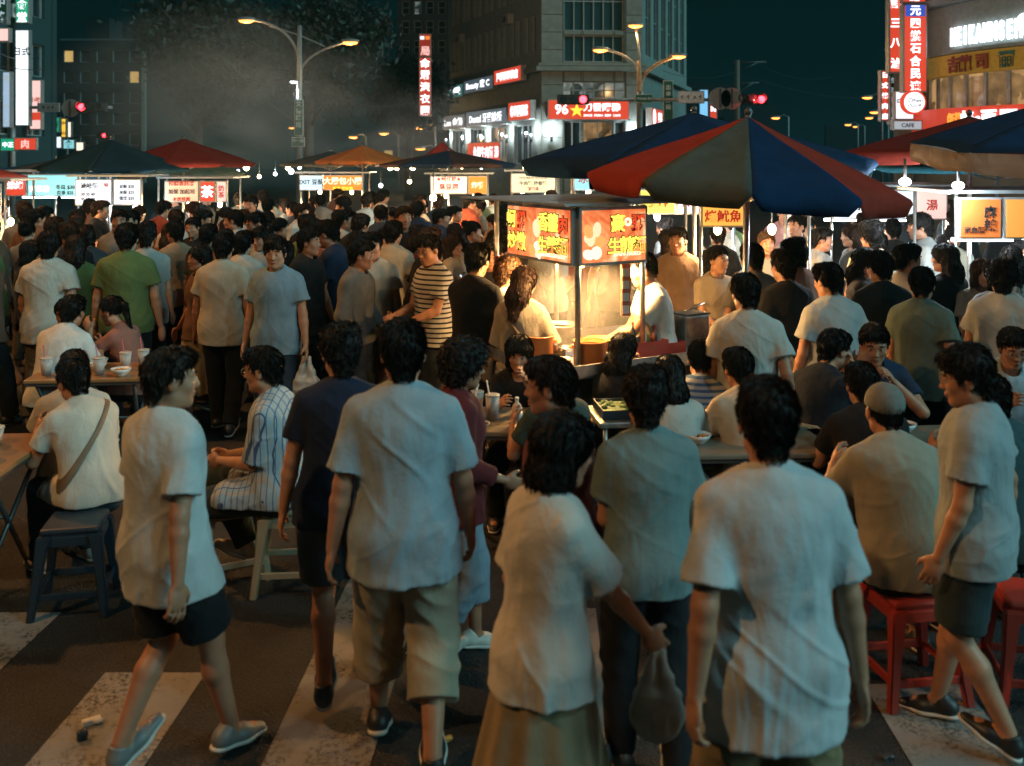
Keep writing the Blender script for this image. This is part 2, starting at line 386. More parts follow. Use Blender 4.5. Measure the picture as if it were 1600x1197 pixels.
def hair_mesh(style, h=0.006):
    """hair modelled in the head frame"""
    L = []
    E = lambda c, r, k=0.02, op='+': L.append(ell(c, r, k, None, op))
    C = lambda a, b, ra, rb, k=0.02, op='+', sq=(1,1,1): L.append(cone(a, b, ra, rb, k, sq=sq, op=op))
    amp = .0038
    def line(pts, gap=.012):
        ys = [p[0] for p in pts]; zs = [p[1] for p in pts]
        L.append(Prim(lambda X,Y,Z: (np.interp(Y, ys, zs)-Z+.0045*np.sin(X*150+Y*60)+.004*np.sin(X*71+2)+.003*np.sin(X*290)), None, None, gap*.6, '&'))
    if style == 'short':
        E((0,-.014,.034), (.084,.103,.091), .01); E((0,.028,.090), (.058,.060,.032), .03)
        C((0,-.05,-.03), (0,-.055,-.055), .06, .048, .03)
        line([(-.14,-.085),(-.06,-.07),(-.03,-.02),(.0,.005),(.03,.008),(.045,.052),(.09,.066),(.14,.07)])
    elif style == 'crop':
        E((0,-.013,.033), (.080,.099,.089), .01); C((0,-.05,-.03), (0,-.05,-.05), .055, .045, .03)
        line([(-.14,-.07),(-.06,-.06),(-.03,-.01),(.0,.012),(.035,.016),(.05,.062),(.09,.074),(.14,.08)]); amp = .003
    elif style == 'messy':
        E((0,-.013,.038), (.090,.108,.094), .01); E((0,.038,.090), (.064,.058,.032), .03); E((.025,-.03,.105), (.05,.06,.03), .03)
        C((0,-.06,-.03), (0,-.065,-.07), .062, .045, .03)
        line([(-.14,-.10),(-.06,-.09),(-.03,-.035),(.0,-.012),(.03,-.005),(.05,.035),(.09,.048),(.14,.05)]); amp = .0075
    elif style == 'curly':
        E((0,-.02,.035), (.112,.122,.110), .01); E((0,-.05,-.04), (.098,.075,.09), .03); E((0,.05,.08), (.07,.06,.05), .03)
        E((0,.085,-.04), (.062,.06,.085), .01, '-'); amp = .022
    elif style == 'bob':
        E((0,-.012,.036), (.091,.108,.094), .01); C((0,-.03,.0), (0,-.035,-.085), .092, .094, .03, sq=(1,1.15,1))
        E((0,.09,-.04), (.060,.075,.082), .015, '-'); L.append(plane((0,0,-.125), (0,.15,-1), .015)); E((0,.062,.072), (.058,.034,.022), .02)
    elif style == 'long':
        E((0,-.012,.034), (.088,.105,.093), .01); C((0,-.035,.0), (0,-.075,-.13), .086, .092, .03, sq=(1,1.15,1)); C((0,-.08,-.12), (0,-.105,-.27), .088, .055, .03, sq=(1,1.6,1))
        E((0,.09,-.045), (.057,.078,.10), .015, '-')
    elif style == 'ponytail':
        E((0,-.014,.034), (.083,.101,.090), .01); line([(-.14,-.06),(-.06,-.05),(-.02,.0),(.02,.004),(.05,.058),(.09,.070),(.14,.075)])
        L.append(ell((0,-.118,.03), (.024,.024,.024), .01)); C((0,-.125,.02), (0,-.14,-.17), .028, .012, .01)
        amp = .004
    elif style == 'bun':
        E((0,-.014,.034), (.083,.101,.090), .01); line([(-.14,-.06),(-.06,-.05),(-.02,.0),(.02,.004),(.05,.058),(.09,.070),(.14,.075)])
        L.append(ell((0,-.10,.09), (.038,.036,.036), .01)); amp = .005
    V, Q = surf(L, h); me = npmesh('hair', V, Q)
    def f(P):
        a = np.arctan2(P[:,0], P[:,1]+.01)
        if style == 'curly':
            return amp*(1-np.abs(2*vnoise(P*38, 3)-1)-.5)
        q = np.stack([a*9, P[:,2]*14+P[:,1]*10, np.hypot(P[:,0],P[:,1])*30], 1)
        q2 = np.stack([a*30, P[:,2]*12, P[:,1]*14], 1)
        return amp*((1-np.abs(2*vnoise(q, 5)-1))-.45)+amp*.45*(vnoise(q2, 7)-.5)
    displace(me, f); n = len(me.vertices); C = np.empty(n*3, np.float32); Nn = np.empty(n*3, np.float32); me.vertices.foreach_get('co', C); me.vertices.foreach_get('normal', Nn); C = C.reshape(-1,3); Nn = Nn.reshape(-1,3)
    rg = np.random.RandomState(4); m = 2600; k = rg.randint(0, n, m); c = C[k]; nn = Nn[k]; ok = nn[:,2] > -.5; c, nn = c[ok], nn[ok]; m = len(c)     # loose strands over the outline
    dn = np.array([0,0,-1.])+rg.normal(size=(m,3))*(.9 if style in ('messy','curly') else .38)+(c-np.array([0,-.02,.11]))*3; tg = dn-(dn*nn).sum(1)[:,None]*nn; tg /= np.linalg.norm(tg, axis=1)[:,None]; sd = np.cross(tg, nn)
    ln = rg.uniform(.02,.05,(m,1)); lf = rg.uniform(.001,.008,(m,1)); wd = .0009
    V2 = np.stack([c-sd*wd-nn*.002, c+sd*wd-nn*.002, c+tg*ln*.6+nn*lf+sd*wd*.6, c+tg*ln+nn*lf*.3], 1).reshape(-1,3); V, Q = C, np.array([p.vertices[:] for p in me.polygons])
    me2 = npmesh('hair', np.concatenate([V, V2]), np.concatenate([Q, np.arange(4*m).reshape(-1,4)+n])); bpy.data.meshes.remove(me); return me2

def hand_prims(wrist, d, palm, side, curl=0.5, spread=0.0, point=None):
    """wrist pos, d: direction of the hand, palm: palm normal; side +1 right. fingers of their own"""
    d = unit(d); palm = unit(palm-(palm@d)*d); s = np.cross(d, palm)*side      # s points to the thumb side
    L = []
    pc = wrist+d*.048
    M = np.stack([s, palm, d])
    L.append(ell(pc, (.040,.017,.050), .015, M))
    lens = [.070,.078,.073,.058]
    for i in range(4):
        o = .029-.0195*i
        b = wrist+d*(.088-.004*abs(i-1.2))+s*o
        dd = d+s*(.10+spread)*(1.3-i)*.3; a = 0; p = b
        for j, fr in enumerate((.46,.30,.24)):
            a += curl*(.45 if j == 0 else .8)+.06*i*curl
            v = unit(dd*math.cos(a)+palm*math.sin(a)); q = p+v*lens[i]*fr
            L.append(cone(p, q, .0088-.0008*j, .0082-.0008*j, .003)); p = q
    tb = wrist+d*.025+s*.030+palm*.006
    t1 = tb+unit(d*.7+s*.62+palm*.35)*.038; t2 = t1+unit(d*.9+s*.15+palm*(.3+.4*curl))*.030
    L.append(cone(tb, t1, .0145, .0105, .012)); L.append(cone(t1, t2, .010, .0085, .003))
    return L

class Rig: pass
def ik(a, b, l1, l2, pole):
    d = b-a; L = np.linalg.norm(d); Lm = (l1+l2)*.998
    if L > Lm: b = a+d/L*Lm; d = b-a; L = Lm
    x = (L*L+l1*l1-l2*l2)/(2*L); hgt = math.sqrt(max(l1*l1-x*x, 0)); u = d/L
    pl = unit(pole-(pole@u)*u)
    return a+u*x+pl*hgt, b

def pose(hp=.93, lean=0, side=0, twist=0, head=(0,0), hands=None, feet=None, footyaw=(0,0), hip_turn=0, shift=0, knee=None, elbow=None, bw=1.0, dz=None, toe=(0,0), slouch=0):
    """all in metres for a 1.72 m body facing +Y; index 0 = left (-X), 1 = right (+X)"""
    r = Rig(); r.bw = bw
    rad = math.radians
    Rh = RZ(rad(hip_turn)); r.P = V3(shift, 0, hp)
    Rs = RZ(rad(twist))@RY(rad(side))@RX(-rad(lean)); r.Rh, r.Rs = Rh, Rs
    r.C = r.P+Rs@V3(0,0,.27); Rc = Rs@RX(-rad(slouch)); r.Rc = Rc
    r.N = r.C+Rc@V3(0,-.012,.228)
    r.S = [r.C+Rc@V3(s*.170*bw, -.008, .158) for s in (-1,1)]
    r.Hh = r.N+Rc@V3(0,.014,.045)
    Hd = RZ(rad(twist+head[0]))@RX(-rad(head[1])); r.R = Hd
    r.head = r.Hh+Hd@V3(0,.020,.105)+V3(0,0,.005)
    hands = hands or [None, None]; r.E = []; r.W = []; r.hd = []
    for i, s in enumerate((-1,1)):
        hh = hands[i]
        if hh is None: t = r.S[i]+V3(s*.07,.04,-.50); opt = {}
        else: t = V3(*hh[:3]); opt = hh[3] if len(hh) > 3 else {}
        pole = V3(*(elbow[i])) if elbow and elbow[i] else V3(s*.35,-1,-.2)
        e, w = ik(r.S[i], t, .275, .245, pole); r.E.append(e); r.W.append(w)
        d = unit(w-e); d = V3(*opt['dir']) if 'dir' in opt else d
        palm = V3(*opt['palm']) if 'palm' in opt else V3(-s,0.15,0.1)
        r.hd.append((d, palm, opt.get('curl', .55)))
    feet = feet or [(-.10,.02),(.10,-.02)]
    r.Hp = [r.P+Rh@V3(s*.088,0,-.03) for s in (-1,1)]; r.K = []; r.A = []; r.F = []
    for i, s in enumerate((-1,1)):
        f = feet[i]; fz = f[2] if len(f) > 2 else .085
        pole = V3(*(knee[i])) if knee and knee[i] else RZ(rad(footyaw[i]))@V3(s*.08,1,.1)
        k, a = ik(r.Hp[i], V3(f[0], f[1], fz), .425, .40, pole); r.K.append(k); r.A.append(a)
        r.F.append((a, rad(footyaw[i]), rad(toe[i])))
    return r

class Frame:
    def __init__(s, o, R): s.o, s.R = o, R
    def __call__(s, p): return s.o+s.R@np.asarray(p, float)

def torso(r, grow, loose=0):
    M = r.Rc.T; Ms = r.Rs.T; Mh = r.Rh.T; b = r.bw; L = []
    mid = (r.P+r.C)/2
    L.append(ell(r.P+V3(0,0,.0), (.160*b,.108,.115), .03, Mh, grow=grow))
    L.append(cone(r.P+r.Rs@V3(0,0,.06), r.C+r.Rc@V3(0,0,.02), .128*b, .148*b, .05, Ms, (1,1.38,1), grow=grow))
    L.append(ell(r.C+r.Rc@V3(0,-.002,.075), (.160*b,.112,.135), .04, M, grow=grow))
    L.append(cone(r.S[0]+r.Rc@V3(.035,-.008,-.015), r.S[1]+r.Rc@V3(-.035,-.008,-.015), .052, .052, .05, M, (1,1.0,1), grow=grow))
    for i in (0,1):
        s = (-1,1)[i]
        L.append(cone(r.N+r.Rc@V3(s*.020,-.012,-.004), r.S[i]+r.Rc@V3(-s*.04,-.005,.012), .036, .032, .045, grow=grow*.8))
    return L

def body_mesh(r, h=.007, female=False, hands=True, low=False):
    L = torso(r, -.004)
    if female:
        for s in (-1,1): L.append(ell(r.C+r.Rc@V3(s*.065,.070,.035), (.048,.035,.048), .04, r.Rc.T))
    L.append(cone(r.N+r.Rc@V3(0,0,-.02), r.Hh+r.R@V3(0,.004,.04), .060 if not female else .050, .052 if not female else .045, .025))
    for i, s in enumerate((-1,1)):
        S, E, W = r.S[i], r.E[i], r.W[i]
        u = .88 if female else 1.0
        L.append(cone(S, E, .047*u, .037*u, .03)); m = E+(W-E)*.28
        L.append(cone(E, m, .036*u, .038*u, .015)); L.append(cone(m, W, .038*u, .0235*u, .012))
        d, palm, c = r.hd[i]
        if hands: L += hand_prims(W, d, palm, s, c)
        else: L.append(ell(W+d*.07, (.03,.03,.075), .01))
        Hp, K, A = r.Hp[i], r.K[i], r.A[i]
        L.append(cone(Hp, K, .086, .053, .04)); m = K+(A-K)*.33
        bk = unit(np.cross(np.cross(A-K, V3(0,1,0)), A-K))
        L.append(cone(K, m-bk*.012, .050, .054, .02)); L.append(cone(m-bk*.012, A, .052, .033, .02))
        a, fy, ty = r.F[i]; Rf = RZ(fy)@RX(-ty)
        L.append(cone(a+Rf@V3(0,-.01,-.035), a+Rf@V3(0,.11,-.050), .034, .026, .03))
    L += head_prims(Frame(r.head, r.R), female)
    V, Q = surf(L, h); return npmesh('body', V, Q)

def shirt_mesh(r, kind='tee', h=.008, hem=-.13, sleeve=.62, loose=.0, amp=.010, seed=1, flare=0, female=False, pl=0.0, skirt=False, slab=None):
    L = torso(r, .013+loose*.4); b = r.bw
    hemp = r.P+V3(0,0,hem); lw = loose
    top = r.C+r.Rc@V3(0,0,.10)
    L.append(cone(top, r.P+r.Rs@V3(0,-.004,.02)+V3(0,0,0), .150*b+lw, .154*b+lw, .05, r.Rs.T, (1,1.30,1)))
    hemz = r.P+V3(0,0,hem)
    L.append(cone(r.P+r.Rs@V3(0,-.004,.02), hemz-V3(0,0,.10), .154*b+lw, .178*b+lw+flare, .04, r.Rh.T, (1,1.26,1)))
    for i, s in enumerate((-1,1)):
        S, E, W = r.S[i], r.E[i], r.W[i]
        if sleeve <= 1:
            e = S+(E-S)*sleeve; L.append(cone(S, e, .052, .058+lw*.8, .035, cap=0.0))
        else:
            L.append(cone(S, E, .057, .052+lw*.4, .03)); e = E+(W-E)*(sleeve-1); L.append(cone(E, e, .056+lw*.4, .040+lw*.3, .02, cap=0.0))
    if kind in ('collar','open'):
        L.append(cone(r.N+r.Rc@V3(0,-.004,-.015), r.N+r.Rc@V3(0,.012,.038), .069, .066, .012, cap=0.0))
        L.append(cone(r.N+r.Rc@V3(-.045,.045,.012), r.N+r.Rc@V3(-.02,.105,-.035), .020, .012, .01)); L.append(cone(r.N+r.Rc@V3(.045,.045,.012), r.N+r.Rc@V3(.02,.105,-.035), .020, .012, .01))
    L.append(plane(hemz, (0,0.02,-1)))
    for i in (0,1):
        L.insert(0, cone(r.Hp[i], r.Hp[i]+(r.K[i]-r.Hp[i])*.55, .118+pl, .108+pl, .05))
    L.insert(0, ell(r.P+V3(0,-.01,-.01), (.178*b,.136,.12), .04, r.Rh.T)); L.insert(0, ell(r.P+r.Rh@V3(-.07,-.055,-.05), (.10,.088,.10), .04)); L.insert(0, ell(r.P+r.Rh@V3(.07,-.055,-.05), (.10,.088,.10), .04))
    if skirt:
        m = (r.A[0]+r.A[1])/2; L.insert(0, cone(r.P+V3(0,0,-.04), V3(m[0],m[1],.30), .166, .286, .03))
    if female:
        for s in (-1,1): L.insert(0, ell(r.C+r.Rc@V3(s*.065,.070,.035), (.064,.050,.064), .05, r.Rc.T))
    # neckline
    L.append(cone(r.N+r.Rc@V3(0,.035,-.005), r.N+r.Rc@V3(0,.06,.12), .056, .075, .008, op='-'))
    if kind == 'open':
        L.append(cone(r.N+r.Rc@V3(0,.14,0), r.P+r.Rs@V3(0,.20,-.2), .035, .06, .01, op='-', sq=(1,.5,1)))
    if slab is not None:
        c, n_, wd = slab; L += [plane(c+n_*wd, n_), plane(c-n_*wd, -n_)]
    V, Q = surf(L, h); me = npmesh('shirt', V, Q)
    if slab is not None: return me
    displace(me, folds_shirt(r.S[0][2], hemz[2], amp, seed)); return me

def pants_mesh(r, kind='long', h=.008, amp=.007, seed=1, loose=0):
    L = [ell(r.P+V3(0,0,.01), (.168*r.bw,.122,.11), .03, r.Rh.T), ell(r.P+r.Rh@V3(-.07,-.055,-.05), (.085,.075,.09), .04), ell(r.P+r.Rh@V3(.07,-.055,-.05), (.085,.075,.09), .04)]
    for i, s in enumerate((-1,1)):
        Hp, K, A = r.Hp[i], r.K[i], r.A[i]
        if kind == 'skirt': continue
        if kind == 'shorts':
            e = Hp+(K-Hp)*.86; L.append(cone(Hp, e, .104+loose, .088+loose, .04, cap=0.0))
        elif kind == 'cropped':
            L.append(cone(Hp, K, .104+loose, .084+loose, .04)); e = K+(A-K)*.55; L.append(cone(K, e, .084+loose, .085+loose, .02, cap=0.0))
        else:
            L.append(cone(Hp, K, .104+loose, .080+loose, .04)); L.append(cone(K, A+(A-K)*.02, .079+loose, .062+loose, .02, cap=0.0))
    if kind == 'skirt':
        m = (r.A[0]+r.A[1])/2; m[2] = max(m[2], .2)
        L.append(cone(r.P+V3(0,0,-.04), V3(m[0],m[1],.30), .150, .27, .03, cap=0.0))
    V, Q = surf(L, h); me = npmesh('trousers', V, Q)
    displace(me, folds_leg(amp, seed) if kind != 'skirt' else (lambda P: .016*np.sin(np.arctan2(P[:,0],P[:,1])*11+vnoise(P*2,3)*2)*np.clip((.95-P[:,2])*1.6,0,1))); return me

def shoe_meshes(style='sneaker'):
    """upper and sole; foot frame: ankle at origin, +Y toe, ground at z=-.085"""
    up = [cone((0,-.045,-.045), (0,.06,-.055), .040, .040, .03), cone((0,.06,-.055), (0,.150,-.064), .042, .030, .03, sq=(1,1,1.25)), cone((0,-.03,-.03), (0,-.008,.0), .042, .038, .02, cap=.0),
          cone((0,0,.02),(0,-.005,-.03), .027, .024, .004, op='-'), plane((0,0,-.078), (0,0,-1))]
    so = [cone((0,-.05,-.072), (0,.06,-.072), .042, .047, .02, sq=(1,1,2.4)), cone((0,.06,-.072), (0,.150,-.070), .047, .036, .02, sq=(1,1,2.4)), plane((0,0,-.085), (0,0,-1)), plane((0,0,-.062), (0,0,1))]
    V, Q = surf(up, .006); u = npmesh('shoe', V, Q); V, Q = surf(so, .006); s = npmesh('sole', V, Q)
    lac = []
    for i in range(4): lac.append(cone((-.018,.018+.022*i,-.012-.011*i), (.018,.024+.022*i,-.012-.011*i), .005, .005, .001))
    V, Q = surf(lac, .004); l = npmesh('laces', V, Q)
    return u, s, l
# ------------------------------------------------------------------ assembling a person
HAIRS = {}
def hair(style):
    if style not in HAIRS: HAIRS[style] = hair_mesh(style, .0055)
    return HAIRS[style]
SHOE_UP, SHOE_SOLE, SHOE_LACE = shoe_meshes()
LACE = plain('shoe_laces', (.7,.68,.62), .8)
_v, _q = surf([cone((-.02,0,0), (.0,.008,.006), .0035, .004, .003), cone((.0,.008,.006), (.022,-.004,.0), .004, .0025, .003)], .0022); BROW = npmesh('eyebrow', _v, _q)
_v, _q = surf([ell((0,-.001,.003), (.021,.009,.0045), .002), ell((0,-.003,-.0045), (.017,.009,.0050), .002)], .003); MOUTH = npmesh('lips', _v, _q)
_m = MB(); _m.ball((0,0,0), .0125, 0, 12); _m.ball((0,.0052,-.001), (.0086,.0082,.0086), 1, 10); EYE = _m.mesh('eye'); EYE.materials.append(EYEW); EYE.materials.append(IRIS)
_v, _q = surf([ell((0,-.001,.005), (.0155,.0145,.010), .003), ell((0,0,0), (.0126,.0126,.0126), .001, op='-'), plane((0,0,.0022), (0,.2,-1)), ell((0,-.001,-.0075), (.0155,.0145,.0075), .001)], .002); LID = npmesh('eyelid', _v, _q)
def _glasses():
    m = MB()
    for s in (-1,1):
        m.tube([(s*.033+.021*math.cos(a), .103, .002+.017*math.sin(a)) for a in [2*math.pi*k/16 for k in range(17)]], .0016, 5)
        m.tube([(s*.054,.103,.006), (s*.074,.085,.007), (s*.083,.01,.005), (s*.083,-.02,-.008)], .0015, 5)
    m.tube([(-.013,.105,.004), (0,.108,.007), (.013,.105,.004)], .0015, 5); return m.mesh('glasses')
GLASSES = _glasses()
_v, _q = surf([ell((0,-.012,.042), (.090,.110,.098), .01), cone((-.05,.08,.052), (.05,.08,.052), .030, .030, .02, sq=(1,1,1)), plane((0,0,.035), (0,.15,-1))], .006)
CAP = npmesh('cap', _v, _q)
_v, _q = surf([ell((0,-.012,.036), (.088,.106,.094), .01), plane((0,0,.020), (0,.38,-1), .006)], .006); BEANIE = npmesh('cap', _v, _q)

def M44(R, o):
    m = Matrix([list(R[0])+[o[0]], list(R[1])+[o[1]], list(R[2])+[o[2]], [0,0,0,1]]); return m

class Kit:
    """meshes of one pose and outfit, shared by the people who wear it"""
    def __init__(s, r, female=False, top='tee', bottom='long', h=.009, sleeve=.62, hem=-.13, loose=0, amp=.010, seed=1, bh=None, flare=0, ploose=0, hands=True):
        s.r = r; s.female = female; s.bottom = bottom; bh = bh or h
        s.body = body_mesh(r, bh, female, hands); s.body.materials.append(SKIN)
        s.shirt = shirt_mesh(r, top, h, hem, sleeve, loose, amp, seed, flare, female, ploose, bottom == 'skirt'); s.shirt.materials.append(CLOTH)
        s.pants = pants_mesh(r, bottom, h, amp*.8, seed+5, ploose); s.pants.materials.append(CLOTH)
PEOPLE = []
FELT = plain('cap_felt', (.15,.155,.14), .9, scale=40, var=.08)
BLACKH = (.010,.008,.007)
SKINS = [(.46,.235,.140),(.42,.205,.120),(.50,.270,.165),(.37,.180,.105)]
def person(kit, X, Y, yaw, H, label, shirt, pants, hairst='short', hairc=BLACKH, skin=None, shoes=(.03,.03,.03), face=True, group=None, smat=None, pmat=None, extras=(), z=0.0, sole=None, cat='person'):
    """yaw: degrees, 0 = walking away from the camera (+Y), counter-clockwise"""
    k = kit; r = k.r; sc_ = H/1.72
    o = empty('person', (X, Y, z), math.radians(yaw), label, cat, group); o.scale = (sc_,)*3
    sk = skin or SKINS[len(PEOPLE) % 4]; PEOPLE.append(o)
    def c4(c): return tuple(c[:3])+(1,)
    b = mobj('body', k.body, SKIN, o); b.color = c4(sk)
    s = mobj('shirt', k.shirt, smat or CLOTH, o); s.color = c4(shirt)
    p = mobj({'skirt':'skirt','shorts':'shorts'}.get(k.bottom, 'trousers'), k.pants, pmat or CLOTH, o); p.color = c4(pants)
    HM = M44(r.R, r.head)
    if 'cap' in extras or 'beanie' in extras:
        c = mobj('cap', CAP if 'cap' in extras else BEANIE, FELT, o, HM); c.color = c4(hairc); hh = mobj('hair', hair('crop'), HAIR, o, HM@Matrix.Diagonal((.94,.93,.90,1))@Matrix.Translation((0,.0,-.012))); hh.color = c4(BLACKH)
    elif hairst:
        hh = mobj('hair', hair(hairst), HAIR, o, HM); hh.color = c4(hairc)
    if face:
        for sx in (-1,1):
            mobj('eye', EYE, None, o, HM@Matrix.Translation((sx*.031,.0765,.003)))
            l = mobj('eyelid', LID, SKIN, o, HM@Matrix.Translation((sx*.031,.0765,.003))); l.color = c4(tuple(q*.9 for q in sk))
            e = mobj('eyebrow', BROW, HAIR, o, HM@Matrix.Translation((sx*.032,.0865,.026))@Matrix.Diagonal((sx,1,1,1))); e.color = c4(BLACKH)
        m = mobj('mouth', MOUTH, LIPS, o, HM@Matrix.Translation((0,.0905,-.063)))
    if 'glasses' in extras: mobj('glasses', GLASSES, METALG, o, HM)
    if shoes is not None:
        for i in (0,1):
            a, fy, ty = r.F[i]; FM = M44(RZ(fy)@RX(-ty), a)
            sh = mobj('shoe', SHOE_UP, LEATHER, o, FM); sh.color = c4(shoes)
            if face or sole:
                so = mobj('sole', SHOE_SOLE, SOLE, sh)
                if shoes[0] < .3 or face: mobj('laces', SHOE_LACE, LACE, sh)
    return o
# ------------------------------------------------------------------ lettering and signs
FCACHE = {}
def text_mesh(txt, size=1.0, bold=.0, extrude=.0, vertical=False, spacing=1.0, res=3):
    key = (txt, round(size,3), bold, extrude, vertical, spacing)
    if key in FCACHE: return FCACHE[key]
    c = bpy.data.curves.new('lettering', 'FONT'); c.body = '\n'.join(txt) if vertical else txt
    c.size = size; c.offset = bold*size; c.extrude = extrude; c.align_x = 'CENTER'; c.align_y = 'CENTER'; c.resolution_u = res
    c.space_line = 1.05; c.space_character = spacing
    o = bpy.data.objects.new('t', c); COL.objects.link(o)
    dg = bpy.context.evaluated_depsgraph_get(); me = bpy.data.meshes.new_from_object(o.evaluated_get(dg)); me.name = 'lettering'
    xs = [v.co for v in me.vertices]
    if xs:      # recentre on the ink
        cx = (min(v.x for v in xs)+max(v.x for v in xs))/2; cy = (min(v.y for v in xs)+max(v.y for v in xs))/2
        me.transform(Matrix.Translation((-cx,-cy,0)))
    bpy.data.objects.remove(o); bpy.data.curves.remove(c); FCACHE[key] = me; return me
FRONT = Matrix.Rotation(math.pi/2, 4, 'X')      # text plane -> faces -Y
def letters(parent, txt, x, z, size, mat, y=-.01, bold=.02, vertical=False, name='lettering', width=None, spacing=1.0, ext=.004):
    me = text_mesh(txt, size, bold, ext, vertical, spacing)
    o = mobj(name, me, None, parent, Matrix.Translation((x,y,z))@FRONT)
    if not me.materials: me.materials.append(mat)
    o.material_slots[0].link = 'OBJECT'; o.material_slots[0].material = mat
    if width:
        xs = [v.co.x for v in me.vertices]; ww = max(xs)-min(xs)
        if ww > 0: o.matrix_local = Matrix.Translation((x,y,z))@FRONT@Matrix.Diagonal((width/ww,1,1,1))
    return o
WHITE_L = glow('white_letter_light', (.95,.97,1.0), 1.4); WHITE_S = glow('white_sign_light', (.82,.90,1.0), .85); WHITE_W = glow('warm_white_sign_light', (1,.90,.70), .9)
RED_S = glow('red_sign_light', (.62,.055,.025), .75); YEL_L = glow('yellow_letter_light', (1,.72,.06), .9); GREEN_S = glow('green_sign_light', (.01,.30,.16), .75)
ORANGE_S = glow('orange_sign_light', (.85,.22,.03), .85); CYAN_S = glow('cyan_sign_light', (.25,.62,.66), .8); BLUE_S = glow('blue_sign_light', (.03,.08,.42), .8)
YEL_S = glow('yellow_sign_light', (.9,.52,.05), .9); BLACKP = plain('black_print', (.012,.012,.012), .6); REDP = glow('red_print', (.5,.03,.015), .35); DIMW = glow('dim_white_letter', (.45,.55,.62), .5)
PINKW = glow('pinkish_sign_light', (.9,.55,.5), .8); GREYT = plain('teal_grey_fascia', (.20,.26,.27), .5); GREENP = plain('green_road_sign', (.01,.12,.07), .5); WHITEP = plain('white_print', (.7,.7,.68), .5)
STEEL = plain('stainless_steel', (.55,.54,.52), .32, .9, scale=20, var=.2); DSTEEL = plain('dark_steel', (.10,.10,.10), .45, .6); ALU = plain('painted_aluminium', (.38,.42,.43), .4, .5)
POLE = plain('galvanised_pole', (.28,.29,.28), .5, .4); CONC = plain('stone_cladding', (.22,.25,.225), .75, scale=3, bmp=.1); CONC2 = plain('grey_render', (.13,.15,.15), .8, scale=2)
def glass_mat(name, col=(.02,.035,.04)):
    m, nt, b = nmat(name); b.inputs['Base Color'].default_value = col+(1,); b.inputs['Roughness'].default_value = .08; b.inputs['Metallic'].default_value = .0; b.inputs['Specular IOR Level'].default_value = .8; return m
GLASS = glass_mat('dark_window_glass'); GLASST = glass_mat('teal_window_glass', (.03,.08,.09))
def litwin(name, c1, c2, s, scale=3):
    m, nt, b = nmat(name); v = nt.nodes.new('ShaderNodeTexVoronoi'); v.inputs['Scale'].default_value = scale; v.distance = 'CHEBYCHEV'; tc = nt.nodes.new('ShaderNodeTexCoord'); nt.links.new(tc.outputs['Object'], v.inputs['Vector'])
    n = noise(nt, scale*1.3, 5); f = mixc(nt, .5, v.outputs['Color'], n.outputs[0]); r = ramp(nt, f, .35, .75, c1+(1,), c2+(1,))
    nt.links.new(r, b.inputs['Emission Color']); b.inputs['Emission Strength'].default_value = s; b.inputs['Base Color'].default_value = (.05,.05,.05,1); b.inputs['Roughness'].default_value = .1; return m
LITW = litwin('lit_warm_window', (.03,.018,.008), (.75,.42,.16), .55, 1.6); LITC = litwin('lit_cool_window', (.01,.02,.022), (.35,.42,.38), .5, 2.0); LITY = glow('small_lit_window', (1,.62,.2), .42)

def sign(label, loc, rz, w, h, d, face, texts=(), frame=None, group=None, name='sign_board', edge=.03, parent=None, fname='face'):
    s = empty(name, loc, rz, label, 'sign', group) if parent is None else None
    if parent is not None:
        s = MB().box((0,0,0), (w,d,h)).build(name, frame or ALU, parent, Matrix.Translation(loc)@Matrix.Rotation(rz, 4, 'Z')); 
    else: MB().box((0,0,0), (w,d,h), bev=min(.01, d*.2)).build('frame', frame or ALU, s)
    MB().box((0,-d/2-.002,0), (w-2*edge,.012,h-2*edge)).build(fname, face, s)
    for t in texts:
        txt, x, z, size, mat = t[:5]; kw = t[5] if len(t) > 5 else {}
        letters(s, txt, x, z, size, mat, y=-d/2-.014, **kw)
    return s

